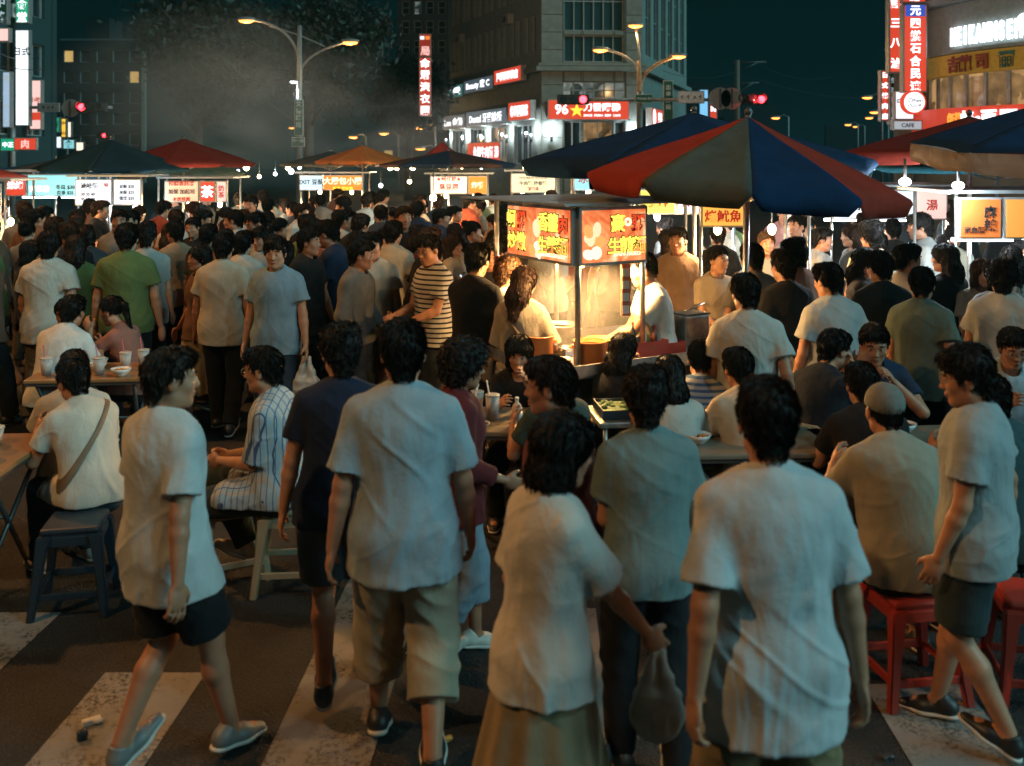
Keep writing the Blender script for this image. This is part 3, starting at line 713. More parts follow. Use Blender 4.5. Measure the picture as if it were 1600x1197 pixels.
# ------------------------------------------------------------------ ground
def ground():
    m, nt, b = nmat('asphalt'); n = noise(nt, .35, 6, .65); n1 = noise(nt, 2.2, 6, .7); n2 = noise(nt, 95, 3, .8); v = nt.nodes.new('ShaderNodeTexVoronoi'); v.inputs['Scale'].default_value = 95
    tc = nt.nodes.new('ShaderNodeTexCoord'); nt.links.new(tc.outputs['Object'], v.inputs['Vector'])
    c = ramp(nt, n1.outputs[0], .25, .75, (.008,.0095,.010,1), (.023,.023,.022,1)); c = mixc(nt, ramp(nt, n.outputs[0], .45, .62), c, (.010,.011,.0115))
    c = mixc(nt, ramp(nt, n2.outputs[0], .55, .66), c, (.10,.098,.09)); nt.links.new(c, b.inputs['Base Color'])
    r = ramp(nt, n1.outputs[0], .3, .7, (.55,.55,.55,1), (.85,.85,.85,1)); nt.links.new(r, b.inputs['Roughness'])
    ad = N(nt, 'ShaderNodeMath', operation='ADD'); nt.links.new(v.outputs['Distance'], ad.inputs[0]); nt.links.new(n2.outputs[0], ad.inputs[1]); bump(nt, b, ad.outputs[0], .8, .012)
    me = bpy.data.meshes.new('ground'); S = 400
    me.from_pydata([(-120,-20,0),(120,-20,0),(120,190,0),(-120,190,0)], [], [(0,1,2,3)]); tag(mobj('ground', me, m), 'dark grey worn asphalt of the crossing under the market', None, None, 'structure')
    m2, nt, b = nmat('road_paint'); n = noise(nt, 3.0, 8, .7, dist=.6); n2 = noise(nt, 42, 5, .75); v = nt.nodes.new('ShaderNodeTexVoronoi'); v.feature = 'DISTANCE_TO_EDGE'; v.inputs['Scale'].default_value = 5.5
    nw = noise(nt, 6, 4, .6); vm = N(nt, 'ShaderNodeVectorMath', operation='MULTIPLY_ADD'); tc = nt.nodes.new('ShaderNodeTexCoord'); nt.links.new(nw.outputs['Color'], vm.inputs[0]); vm.inputs[1].default_value = (.35,.35,.35); nt.links.new(tc.outputs['Object'], vm.inputs[2]); nt.links.new(vm.outputs[0], v.inputs['Vector'])
    crack = ramp(nt, v.outputs[0], .004, .016, (1,1,1,1), (0,0,0,1)); wear = ramp(nt, n2.outputs[0], .50, .58); wz = ramp(nt, n.outputs[0], .44, .58)
    cm = mixc(nt, 1.0, crack, ramp(nt, n.outputs[0], .42, .52), 'MULTIPLY'); wm = mixc(nt, 1.0, wear, wz, 'MULTIPLY'); f = mixc(nt, 1.0, cm, wm, 'ADD')
    n3 = noise(nt, 1.7, 5); paint = ramp(nt, n3.outputs[0], .3, .7, (.16,.152,.14,1), (.30,.285,.26,1)); c = mixc(nt, f, paint, (.045,.043,.04)); nt.links.new(c, b.inputs['Base Color']); b.inputs['Roughness'].default_value = .7; bump(nt, b, n2.outputs[0], .3, .004)
    # zebra stripes, nearly along the view; direction towards (0.42, 12)
    def stripe(x0, x1, y0, y1, dx):
        V = [(x0,y0,.004),(x1,y0,.004),(x1+dx*(y1-y0),y1,.004),(x0+dx*(y1-y0),y1,.004)]; mm = bpy.data.meshes.new('crossing_stripe'); mm.from_pydata(V, [], [(0,1,2,3)]); return mm
    for x0, x1, y0, y1 in ((-2.85,-2.42,2.6,5.15), (-1.93,-1.47,2.5,4.55), (-1.02,-.60,2.4,5.6), (-.1,.34,2.4,5.2), (.80,1.22,2.4,5.2), (1.50,1.94,2.4,4.45), (2.45,2.9,2.4,4.7), (-3.8,-3.36,2.6,5.1)):
        tag(mobj('crossing_stripe', stripe(x0, x1, y0, y1, .035), m2), 'worn cracked white zebra stripe painted on the asphalt', None, None, 'structure')
ground()

# ------------------------------------------------------------------ buildings
WFRAME = plain('window_frame_metal', (.30,.36,.36), .5)
UNIT = MB().box((0,0,0), (1,1,1)).mesh('unit_block')
def wallframe(p0, p1): # local frame: x along the wall, y into the building, outside = -y
    d = Vector((p1[0]-p0[0], p1[1]-p0[1], 0)); L = d.length; a = math.atan2(d.y, d.x)
    return Matrix.Translation((p0[0],p0[1],0))@Matrix.Rotation(a, 4, 'Z'), L
def facade(root, p0, p1, z0, z1, wins, mat, pane=GLASS, panes=None, panels=False, th=.4, frame=None, nx=3, nz=2, name='wall'):
    """wins: (u0,u1,v0,v1) in metres along the wall and up; real openings with frames and panes set back"""
    M, L = wallframe(p0, p1); us = sorted({0, L}|{w[0] for w in wins}|{w[1] for w in wins}); vs = sorted({z0, z1}|{w[2] for w in wins}|{w[3] for w in wins})
    mb = MB(); blocks = []
    for i in range(len(us)-1):
        run = None
        for j in range(len(vs)-1):
            u, v = (us[i]+us[i+1])/2, (vs[j]+vs[j+1])/2
            hole = any(w[0] < u < w[1] and w[2] < v < w[3] for w in wins)
            if not hole:
                if run is None: run = [vs[j], vs[j+1]]
                else: run[1] = vs[j+1]
            if (hole or j == len(vs)-2) and run: blocks.append((us[i], us[i+1], run[0], run[1])); run = None
    if panels:
        M2 = M
        mb.box((L/2, th*.9, (z0+z1)/2), (L, .1, z1-z0)) if False else None
        for (a, b, c, d) in blocks:
            nu = max(1, round((b-a)/1.15)); nv = max(1, round((d-c)/.8))
            mb.box(((a+b)/2, th/2+.03, (c+d)/2), (b-a, th-.02, d-c))
            for i in range(nu):
                for j in range(nv):
                    wu, wv = (b-a)/nu, (d-c)/nv
                    o = mobj('stone_panel', UNIT, mat, root, M@Matrix.Translation((a+wu*(i+.5), .0, c+wv*(j+.5)))@Matrix.Diagonal((wu-.03, .08, wv-.03, 1)))
        mb.build(name, plain('dark_joint', (.07,.07,.065), .9), root, M)
    else:
        for (a, b, c, d) in blocks: mb.box(((a+b)/2, th/2, (c+d)/2), (b-a, th, d-c))
        mb.build(name, mat, root, M)
    cache = {}
    for k, wn in enumerate(wins):
        ww, hh = wn[1]-wn[0], wn[3]-wn[2]; cx, cz = wn[4] if len(wn) > 4 and wn[4] else (nx, nz)
        key = (round(ww,2), round(hh,2), cx, cz)
        if key not in cache:
            f = MB(); t = .05
            for i in range(cx+1): f.box((-ww/2+ww*i/cx*(1-t/ww)+t/2, 0, 0), (t, .07, hh))
            for j in range(cz+1): f.box((0, .002, -hh/2+hh*j/cz*(1-t/hh)+t/2), (ww, .06, t))
            cache[key] = (f.mesh('window'), MB().box((0,.05,0), (ww,.02,hh)).mesh('pane'))
        fm, pm = cache[key]; wo = mobj('window', fm, frame or WFRAME, root, M@Matrix.Translation(((wn[0]+wn[1])/2, .16, (wn[2]+wn[3])/2)))
        pmt = wn[5] if len(wn) > 5 else (panes(k) if panes else pane)
        pp = mobj('pane', pm, None, wo); 
        if not pm.materials: pm.materials.append(pmt)
        pp.material_slots[0].link = 'OBJECT'; pp.material_slots[0].material = pmt
    return M, L
def block(root, pts, z0, z1, mat, name='wall'):
    m = MB(); lo = [m.b.verts.new((x,y,z0)) for x,y in pts]; hi = [m.b.verts.new((x,y,z1)) for x,y in pts]; n = len(pts)
    for i in range(n): m.b.faces.new((lo[i], lo[(i+1)%n], hi[(i+1)%n], hi[i]))
    m.b.faces.new(hi); m.b.faces.new(lo[::-1]); return m.build(name, mat, root)

# corner building in the middle
A, B = (1.35,46.0), (6.05,46.3); AL, BR = (-3.75,59.5), (10.6,60.5)
cb = empty('corner_building', (0,0,0), 0, 'tall beige stone corner building behind the stalls with gridded windows and a red shop sign', 'building')
wins = [(1.05,3.85,8.2+0,16.4,(6,6)), (1.05,3.85,6.75,8.0,(6,1)), (1.0,3.95,5.05,5.85,(6,2),LITC), (1.05,1.85,2.2,4.0,(2,1),GLASS), (1.95,3.35,2.2,4.0,(2,1),LITW), (3.42,3.9,2.2,4.0,(1,1),GLASS), (1.05,3.85,16.8,24,(6,6))]
facade(cb, A, B, 0, 26, wins, CONC, GLASST, panels=True)
_, LL = wallframe(AL, A); wl = []
for k in range(7):
    for fl in range(7):
        u = .6+k*1.95; v = 7.3+fl*2.7
        wl.append((u, u+.62, v, v+1.75, (1,1))); wl.append((u+.8, u+1.42, v, v+1.75, (1,1)))
for k in range(4): wl.append((.7+k*3.4, 3.0+k*3.4, 2.0, 3.9, (3,1), (LITW if k in (2,) else GLASS)))
facade(cb, AL, A, 0, 26, wl, CONC, GLASS)
wr = []
for k in range(6):
    wr.append((.8+k*2.3, 2.3+k*2.3, 7.2, 24.0, (2,9)))
facade(cb, B, BR, 0, 26, wr, CONC, GLASST)
block(cb, [(1.7,46.9),(5.9,46.9),(10.0,60),(-3.0,60)], 25.6, 26.2, CONC2, 'roof')
M, L = wallframe(A, B); m = MB(); m.box((L/2,-.15,6.42), (L+.5,.5,.22)); m.box((L/2,-.10,6.62), (L+.3,.4,.12)); m.box((L/2,-.10,16.6), (L+.3,.35,.25)); m.build('ledge', CONC, cb, M)
M, L = wallframe(AL, A); MB().box((L/2,-.12,6.4), (L,.4,.24)).build('ledge', CONC, cb, M)
M, L = wallframe(B, BR); MB().box((L/2,-.12,6.4), (L,.4,.24)).build('ledge', CONC, cb, M)
# lamps washing the columns at street level
def wall_lamp(loc, e=25, col=(.85,.95,1)):
    o = empty('wall_lamp', loc, 0, None, None); 
    return o
M, L = wallframe(A, B); rzc = math.atan2(B[1]-A[1], B[0]-A[0]); rzl = math.atan2(A[1]-AL[1], A[0]-AL[0]); rzr = math.atan2(BR[1]-B[1], BR[0]-B[0])
sign('red backlit sign reading 96 with a yellow star on the corner building', M@Vector((2.15,-.25,4.52)), rzc, 3.75, .92, .3, RED_S,
     [('96',-1.25,.02,.62,WHITE_L), ('★',-.55,0,.52,YEL_L), ('☆',-.55,0,.62,YEL_L), ('刀發購務',.62,.12,.40,WHITE_L,{'width':1.75}), ('SINCE  FRESH  BEEF  CAFE',.62,-.26,.14,WHITE_L,{'width':1.7})])
M, L = wallframe(AL, A)
for (u0, u1, z, h, face, txt, tm, lab) in ((11.3,14.2,4.55,.9,RED_S,'㊕韓國務燒',WHITE_L,'red lit shop sign nearest the corner on the left wall of the corner building'), (4.6,11.0,4.4,.82,glow('grey_blue_sign_light',(.10,.15,.19),.6),'Dental 牙醫診所',WHITE_L,'long grey lit sign with white lettering on the left wall of the corner building'), (.1,4.4,4.35,.8,glow('grey_sign_light',(.12,.15,.17),.5),'Lee 金飾',WHITE_L,'far end grey sign on the left wall of the corner building'),
        (9.2,13.0,6.35,.75,RED_S,'戸韓韓韓韓店',WHITE_L,'upper red sign with white lettering on the left wall of the corner building'), (4.2,9.0,6.2,.72,glow('slate_sign_light',(.07,.10,.12),.6),'Beauty 宏 C',WHITE_L,'upper slate sign with white lettering on the left wall of the corner building'), (.3,4.0,6.1,.72,glow('teal_sign_light',(.04,.16,.15),.6),'仁愛',WHITE_L,'upper teal sign at the far end of the corner building wall')):
    sign(lab, M@Vector(((u0+u1)/2,-.3,z)), rzl, u1-u0, h, .3, face, [(txt,0,0,h*.62,tm,{'width':(u1-u0)*.8})])
sign('red and white banner shop front under the left wall of the corner building', M@Vector((9.0,-.9,2.6)), rzl, 5.0, 1.0, .15, RED_S, [('永福牛肉麵 湯',.4,0,.6,WHITE_L,{'width':3.9})])
sign('red and white round sign on the right wall of the corner building', wallframe(B, BR)[0]@Vector((1.6,-.3,4.2)), rzr, 3.0, .9, .3, RED_S, [('㊙',-.9,0,.85,WHITE_L), ('薬粧',.7,0,.6,WHITE_L)])
for i, (wf, u, hh) in enumerate((((A,B),.45,3.9),((A,B),4.3,3.9),((AL,A),.35,3.9),((AL,A),3.5,3.9),((AL,A),7.0,3.9),((AL,A),10.6,3.9),((AL,A),13.9,3.9))):
    M, L = wallframe(*wf); p = M@Vector((u,-.30,3.2))
    o = empty('wall_lamp', p, 0, 'small cool wall lamp washing the column number %s' % ('nearest the red 96 sign left','right of the red 96 sign','at the far left end of the corner building','second from the far left end','in the middle of the left wall','right of the red banner','beside the corner edge')[i] if False else ['small wall lamp left of the shop window below the 96 sign','small wall lamp right of the shop window below the 96 sign','small wall lamp at the far left end of the corner building','second wall lamp from the far left end of the corner building','small wall lamp in the middle of the left wall of the corner building','small wall lamp right of the red banner shop front','small wall lamp beside the edge of the chamfered corner'][i], 'lamp', 'wall lamps on the corner building')
    MB().tube([(0,0,-.15),(0,0,.15)], .06, 8).build('housing', DSTEEL, o); MB().ball((0,0,.17), .05).build('bulb', glow('lamp_glass_white',(1,1,1),8), o)
    l = bpy.data.lights.new('bulb_light', 'POINT'); l.energy = 60; l.color = (.85,.95,1); l.shadow_soft_size = .05; lo = bpy.data.objects.new('bulb_light', l); link(lo, o); lo.location = (0,-.05,.35)

# rounded building on the right
rbc, R0 = Vector((16.3, 25.6)), 5.6
rb = empty('round_building', (rbc.x, rbc.y, 0), 0, 'rounded corner building on the right with a white lit name over a yellow band', 'building')
def arc_band(name, mat, r, z0, z1, a0=150, a1=300, n=40, parent=rb, th=.25):
    m = MB(); prev = None
    for i in range(n+1):
        a = math.radians(a0+(a1-a0)*i/n); c, s = math.cos(a), math.sin(a)
        q = [m.b.verts.new((c*rr, s*rr, z)) for rr, z in ((r,z0),(r,z1),(r-th,z1),(r-th,z0))]
        if prev:
            for k in range(4): m.b.faces.new((prev[k], prev[(k+1)%4], q[(k+1)%4], q[k]))
        else: m.b.faces.new(q)
        prev = q
    m.b.faces.new(prev[::-1]); return m.build(name, mat, parent)
arc_band('wall', GREYT, R0, 4.92, 6.1); arc_band('cornice', GREYT, R0+.30, 6.1, 6.28); arc_band('lower_cornice', GREYT, R0+.12, 4.88, 4.96)
arc_band('upper_wall', CONC2, R0-.2, 6.28, 12)
arc_band('glass_band', LITW, R0-.35, 3.55, 4.38, th=.05); arc_band('base_wall', CONC2, R0-.25, 0, 3.05)
yb = arc_band('yellow_band', plain('faded_yellow_band', (.42,.27,.03), .6, emit=(.42,.25,.03), es=.10), R0+.08, 4.36, 4.86)
rbd = arc_band('red_band', glow('red_band_light', (.55,.045,.02), .6), R0+.15, 3.02, 3.55)
for a in range(165, 290, 7):
    c, s = math.cos(math.radians(a)), math.sin(math.radians(a)); MB().box((0,0,0), (.07,.09,.86), rz=math.radians(a)).build('mullion', ALU, rb, Matrix.Translation((c*(R0-.3), s*(R0-.3), 3.96)))
def arc_text(txt, r, z, size, mat, a_start, step, bold=.03, squeeze=1):
    for i, ch in enumerate(txt):
        if ch == ' ': continue
        a = math.radians(a_start+i*step); rz = a+math.pi/2
        o = mobj('letter', text_mesh(ch, size, bold, .02), None, rb, Matrix.Translation((math.cos(a)*r, math.sin(a)*r, z))@Matrix.Rotation(rz, 4, 'Z')@FRONT@Matrix.Diagonal((squeeze,1,1,1)))
        if not o.data.materials: o.data.materials.append(mat)
        o.material_slots[0].link = 'OBJECT'; o.material_slots[0].material = mat
arc_text('MEIKAHNSEH', R0+.08, 5.28, .60, glow('bright_white_letters', (.95,.98,1), 3.0), 193.2, 2.1, .03, .42)
arc_text('♥', R0+.08, 5.30, .55, MATS['bright_white_letters'], 215, 5)
for ch, a, mt in (('吉',193.8,(.25,.04,.02)), ('龍',198,(.25,.04,.02)), ('司',203,(.30,.05,.02)), ('爾',209.5,(.02,.16,.15)), ('館',216,(.02,.16,.15))):
    arc_text(ch, R0+.14, 4.6, .40, plain('painted_letter_%d' % a, mt, .6), a, 1)
for ch, a in (('蜂',199.5), ('・',202.5), ('西',205.5), ('町',210.5), ('燒',216)): arc_text(ch, R0+.21, 3.26, .42, WHITE_L, a, 1)
for ch, a in (('紅',194), ('茶',196.4)): arc_text(ch, R0+.21, 3.30, .25, glow('orange_letters', (.9,.35,.05), .8), a, 1)

# vertical signs beside it
def vsign(label, px0, px1, py0, py1, D, face, txt, tm, rz=0, extra=None, d=.25):
    w_, h_ = (px1-px0)/FPX*D, (py1-py0)/FPX*D; p = at((px0+px1)/2, (py0+py1)/2, D)
    n = max(1, len(txt)); size = min(w_*.80, h_/n*.86)
    s = sign(label, p, rz, w_, h_, d, face, [], name='hanging_sign', edge=.04)
    for i, ch in enumerate(txt):
        if ch != ' ': letters(s, ch, 0, h_/2-h_*(i+.5)/n, size, tm, y=-d/2-.014, bold=.025)
    return s
s = vsign('tall red vertical sign with white characters and a blue top beside the rounded building', 1408, 1446, 8, 145, 25, RED_S, '元四燃石合民速', WHITE_L)
MB().box((0,-.13,.94), (.50,.02,.28)).build('blue_top', BLUE_S, s)
vsign('red sign left of the blue-topped vertical sign, with large white blocks', 1386, 1407, -10, 115, 26, RED_S, '鮮三八滷', WHITE_L)
vsign('small white lettered sign under the tall red signs', 1374, 1386, 110, 190, 28, RED_S, '日式燒肉店', WHITE_L)
vsign('dark blue narrow vertical sign right of the small red one', 1388, 1399, 118, 195, 28.5, plain('navy_board', (.01,.02,.05), .4), '生活百貨城', DIMW)
r = empty('round_sign', at(1427, 160, 24.8), 0, 'round white sign with a red rim hanging below the blue-topped vertical sign', 'sign')
MB().tube([(0,-.06,0),(0,.1,0)], .30, 32).build('rim', RED_S, r); MB().tube([(0,-.08,0),(0,-.05,0)], .25, 32).build('face', WHITE_L, r); letters(r, 'Ohen', .02, .05, .16, BLACKP, y=-.09); letters(r, 'VIGOR', 0, -.08, .12, BLACKP, y=-.09)
sign('pale blue lit sign half behind the round red rimmed sign', at(1411, 165, 26), 0, .5, .75, .2, WHITE_S, [('中藥',0,.1,.2,BLACKP)])
sign('small grey lit sign box at the foot of the vertical signs', at(1416, 196, 25.5), 0, .75, .26, .2, DIMW, [('CAFE',0,0,.14,BLACKP)])
sign('red sign strip above the blue-topped vertical sign', at(1426, -1, 25.2), 0, .6, .2, .2, RED_S, [('の店',0,0,.14,WHITE_L)])
sb = empty('shop_building', (0,0,0), 0, 'dark narrow shop building carrying the vertical signs beside the rounded building', 'building')
facade(sb, (10.3,26.6), (12.0,26.4), 0, 11, [(.25,.8,3+2*i,4.2+2*i,(1,2)) for i in range(4)]+[(1.05,1.6,3+2*i,4.2+2*i,(1,2)) for i in range(4)], CONC2, panes=lambda k: LITC if k % 3 == 1 else GLASS)
facade(sb, (20.5,50), (10.3,26.6), 0, 8, [(1+2.2*i,2.4+2.2*i,3+2.2*j,4.3+2.2*j,(2,1)) for i in range(7) for j in range(3)], CONC2, panes=lambda k: LITY if k % 9 == 4 else GLASS)

# left side street: tall buildings with hanging signs
lb = empty('tall_left_building', (0,0,0), 0, 'tall dark teal building on the far left with rows of windows and hanging signs', 'building')
ww = [(1.2+2.6*i, 2.7+2.6*i, 3.2+2.4*j, 4.5+2.4*j, (2,1)) for i in range(8) for j in range(9)]
facade(lb, (-19.2,20), (-19.2,41.5), 0, 27, ww, plain('dark_teal_render', (.018,.055,.060), .8), panes=lambda k: LITC if (k*7) % 23 == 3 else (LITY if (k*5) % 31 == 2 else GLASS))
facade(lb, (-30,41.6), (-19.2,41.6), 0, 27, [], MATS['dark_teal_render']); block(lb, [(-30,20),(-19.7,20),(-19.7,41.4),(-30,41.4)], 26.8, 27.1, CONC2, 'roof')
fb = empty('far_apartment_block', (0,0,0), 0, 'far apartment block with a few lit windows behind the left traffic light', 'building')
facade(fb, (-41.5,91), (-33.8,91), 0, 13.0, [(.5+1.5*i,1.4+1.5*i,1.5+1.9*j,2.6+1.9*j,(1,1)) for i in range(5) for j in range(6)], plain('night_teal_render', (.006,.020,.023), .8), panes=lambda k: LITY if k in (5,28) else GLASS)
block(fb, [(-41.5,91.5),(-33.8,91.5),(-33.8,100),(-41.5,100)], 12.9, 13.2, CONC2, 'roof'); block(fb, [(-39.5,92),(-37.2,92),(-37.2,95),(-39.5,95)], 13.2, 15.2, MATS['night_teal_render'], 'roof_tower'); MB().box((-33.6,90.9,6.6), (.35,.3,13.4)).build('corner_pier', CONC, fb)
vsign('green vertical sign high on the far left building', 26, 48, -40, 37, 38, GREEN_S, '大春食堂', WHITE_L)
s = vsign('tall white blank lit vertical sign on the far left building', 26, 48, 47, 197, 38, glow('bright_white_sign', (.86,.93,1), 1.1), '', WHITE_L); letters(s, '日式', 0, 1.0, .34, BLACKP, y=-.14)
s = vsign('pinkish white vertical sign with a red border right of the tall white one', 48, 67, 125, 203, 39, PINKW, '', WHITE_L); letters(s, '小吃', 0, .2, .22, REDP, y=-.14); MB().box((0,-.135,-.45), (.42,.02,.3)).build('red_band', RED_S, s)
vsign('dark green sign at the upper left edge', -8, 14, -30, 38, 36, plain('dark_green_board', (.01,.09,.05), .5), '福中路', DIMW)
vsign('white and red sign box at the left edge', 0, 17, 44, 66, 35, PINKW, '', WHITE_L)
vsign('pale blue lit window sign column at the left edge', 6, 19, 112, 200, 37, glow('pale_blue_light', (.45,.6,.8), .5), '電髮中心', DIMW)
sign('small teal street shop sign at the lower left', at(14, 226, 34), 0, .55, .45, .1, GREEN_S, [('中正',0,0,.2,WHITE_L)])
sign('red lit shop sign low on the far left street', at(41, 225, 33), 0, .75, .42, .15, RED_S, [('肉',0,0,.3,PINKW)])
for k, (a, b_, c, d_, D, mt, tx) in enumerate(((68,74,165,200,48,PINKW,''),(80,95,183,207,50,GREEN_S,'行'),(97,105,185,215,52,YEL_S,'中山'),(106,113,190,215,55,WHITE_W,''),(70,84,208,232,46,WHITE_S,'西'),(86,98,213,232,52,WHITE_S,''),(100,118,218,233,58,CYAN_S,'食'),(58,69,215,236,42,CYAN_S,''),(120,132,222,236,66,WHITE_W,''))):
    vsign(['slim pink sign','green lit sign','yellow lettered sign','cream sign','white square sign','plain white sign','cyan sign','pale cyan sign','last cream sign'][k]+' down the left side street, '+['just below the pinkish vertical sign','under the left traffic light','right of the green lit sign','right of the yellow lettered sign','left of the umbrella tops','in the middle of the low signs','beside the far umbrella top','nearest the red shop sign','beside the second traffic light'][k], a, b_, c, d_, D, mt, tx, BLACKP)
# tower with vertical red sign left of the corner building
tb = empty('dark_scaffold_building', (0,0,0), 0, 'dark narrow building with small lit windows left of the corner building', 'building')
facade(tb, (-7.6,66), (-4.2,66), 0, 18, [(.3+.8*i,.8+.8*i,4+1.3*j,4.9+1.3*j,(1,2)) for i in range(4) for j in range(10)], plain('sooty_render', (.05,.055,.055), .8), panes=lambda k: LITC if (k*11) % 7 == 1 else GLASS)
s = vsign('tall red vertical sign with white characters left of the corner building', 655, 674, 90, 182, 52, glow('deep_red_sign', (.50,.045,.02), .7), '命眾滾衣圖', WHITE_L)
s = vsign('dark red upper half of the vertical sign with an outlined figure', 655, 674, 53, 89, 52, glow('darker_red_sign', (.28,.02,.012), .6), ' 局', PINKW); MB().box((-.15,-.14,.38), (.22,.02,.18)).build('white_square', WHITE_S, s); MB().box((.13,-.14,.38), (.22,.02,.18)).build('orange_square', ORANGE_S, s)
# low dark skyline on both sides
for i, (px0, px1, top, D, lab) in enumerate(((150,300,225,160,'low dark building row far down the left street'),(560,655,205,110,'low dark building far behind the orange umbrella'),(1075,1140,130,95,'dark building behind the right street lamp'),(1140,1215,165,120,'dark building behind the power pole'),(1290,1380,195,130,'low dark building row far down the right street'))):
    a, b_ = at(px0, top, D), at(px1, top, D); g = empty('far_building', (0,0,0), 0, lab, 'building'); wd = b_.x-a.x
    nn = max(2, int(wd/2.2)); facade(g, (a.x,D), (b_.x,D), 0, a.z, [(wd*(j+.25)/nn, wd*(j+.7)/nn, 1.5+q*3, 3.1+q*3, (1,1)) for j in range(nn) for q in range(max(1,int((a.z-2)/3)))], MATS['night_teal_render'], panes=lambda k: LITY if (k*13) % 11 == 2 else (LITC if (k*7) % 13 == 2 else GLASS))

# ------------------------------------------------------------------ street lamps and signals
SODIUM = glow('sodium_lamp_glass', (1,.34,.06), 3.2)
def lamp_head(root, p, dirx, e=900, col=(1,.55,.20), size=.35, mat=SODIUM, light=True):
    h = MB().ball((0,0,0), (size,size*.42,size*.26)).build('lamp_head', POLE, root, Matrix.Translation(p)); MB().ball((0,0,-size*.16), (size*.80,size*.38,size*.26)).build('lamp_glass', mat, h)
    if light:
        l = bpy.data.lights.new('lamp_light', 'POINT'); l.energy = e; l.color = col; l.shadow_soft_size = .15; lo = bpy.data.objects.new('lamp_light', l); link(lo, root); lo.location = Vector(p)+Vector((0,0,-.35))
def curve(p0, p1, p2, n=10): return [Vector(p0)*(1-t)**2+Vector(p1)*2*t*(1-t)+Vector(p2)*t*t for t in [i/n for i in range(n+1)]]
D = 36; b0 = at(468, 40, D); sl = empty('street_lamp', (b0.x, D, 0), 0, 'double armed street lamp with a green road sign on its pole', 'street lamp')
zt = b0.z; L_, R_ = at(385, 30, D)-Vector((b0.x,D,0)), at(547, 64, D)-Vector((b0.x,D,0))
MB().tube([(0,0,0),(0,0,zt)], [.13,.08], 12).build('pole', POLE, sl)
MB().tube(curve((0,0,zt-1.4), (-.15,0,L_.z-.15), L_), .045, 8).build('arm', POLE, sl); MB().tube(curve((0,0,zt-1.75), (.15,0,R_.z-.4), R_), .045, 8).build('arm', POLE, sl)
MB().tube(curve((0,0,zt-.35), (.9,0,zt-.75), (R_.x*.5,0,R_.z-.2)), .03, 8).build('brace', POLE, sl); MB().tube(curve((0,0,zt-.35), (-.5,0,zt-.2), (L_.x*.55,0,L_.z-.25)), .03, 8).build('brace', POLE, sl)
lamp_head(sl, L_, -1, 80); lamp_head(sl, R_, 1, 65)
fl = at(459, 127, D)-Vector((b0.x,D,0)); lamp_head(sl, fl, -1, 120, (.8,.92,1), .16, glow('white_lamp_glass', (.9,.97,1), 25))
sign('green vertical road name sign on the double armed street lamp', at(467, 184, D-.2), 0, 14/FPX*D, 56/FPX*D, .06, GREENP, [(c, 0, .5-.25*i, .22, WHITEP) for i, c in enumerate('文德路段')], frame=WHITEP, edge=.02)
sign('small green plate below the road name sign on the street lamp', at(466, 222, D-.2), 0, 20/FPX*D, 15/FPX*D, .06, GREENP, [('中一段',0,.05,.14,WHITEP)], frame=WHITEP, edge=.02)
D = 38; b0 = at(999, 40, D); s2 = empty('street_lamp', (b0.x, D, 0), 0, 'three headed street lamp standing in front of the corner building', 'street lamp'); q = Vector((b0.x,D,0))
MB().tube([(0,0,0),(0,0,at(0,110,D).z),at(997,95,D)-q], [.13,.10,.06], 10).build('pole', plain('rusty_pole',(.30,.22,.14),.6,.3), s2)
MB().tube([at(999,150,D)-q, at(1000,90,D)-q, at(994,42,D)-q], .05, 8).build('arm', POLE, s2); MB().tube(curve(at(1000,140,D)-q, at(1000,105,D)-q, at(1058,87,D)-q), .07, 8).build('arm', MATS['rusty_pole'], s2); MB().tube(curve(at(999,110,D)-q, at(985,85,D)-q, at(942,76,D)-q), .05, 8).build('arm', POLE, s2)
lamp_head(s2, at(993,38,D)-q, -1, 70); lamp_head(s2, at(938,76,D)-q, -1, 60); lamp_head(s2, at(1060,86,D)-q, 1, 60)
for i, (px, py, D, top) in enumerate(((552,213,70,213),(600,207,62,207),(655,198,56,198),(657,231,60,231),(1212,183,70,183),(1325,194,90,194),(1337,197,100,197),(1355,151,60,151),(1366,174,64,174),(1358,183,75,183),(456,199,95,199))):
    p = at(px, py, D); o = empty('distant_street_lamp', (p.x+.9, D, 0), 0, ['small lit street lamp left of the green road plate','small lit lamp above the orange umbrella','small lit street lamp over the middle stalls','brighter lamp beside the tall red sign pole','low lamp beside the foot of the tall red sign','orange lamp left of the dark red umbrella','left lamp of the pair far down the right street','right lamp of the pair far down the right street','highest lamp far down the right street','second highest lamp far down the right street','third lamp down the right street near the red sign'][(i+1) % 11], 'street lamp', 'distant street lamps')
    MB().tube([(0,0,0),(0,0,p.z),(-.3,0,p.z+.15),(-.9,0,p.z)], .06, 6).build('pole', POLE, o); lamp_head(o, Vector((-.9,0,p.z)), -1, 90, size=.38, light=i in (0,1,2))
REDG = glow('red_signal_glass', (1,.02,.03), 14)
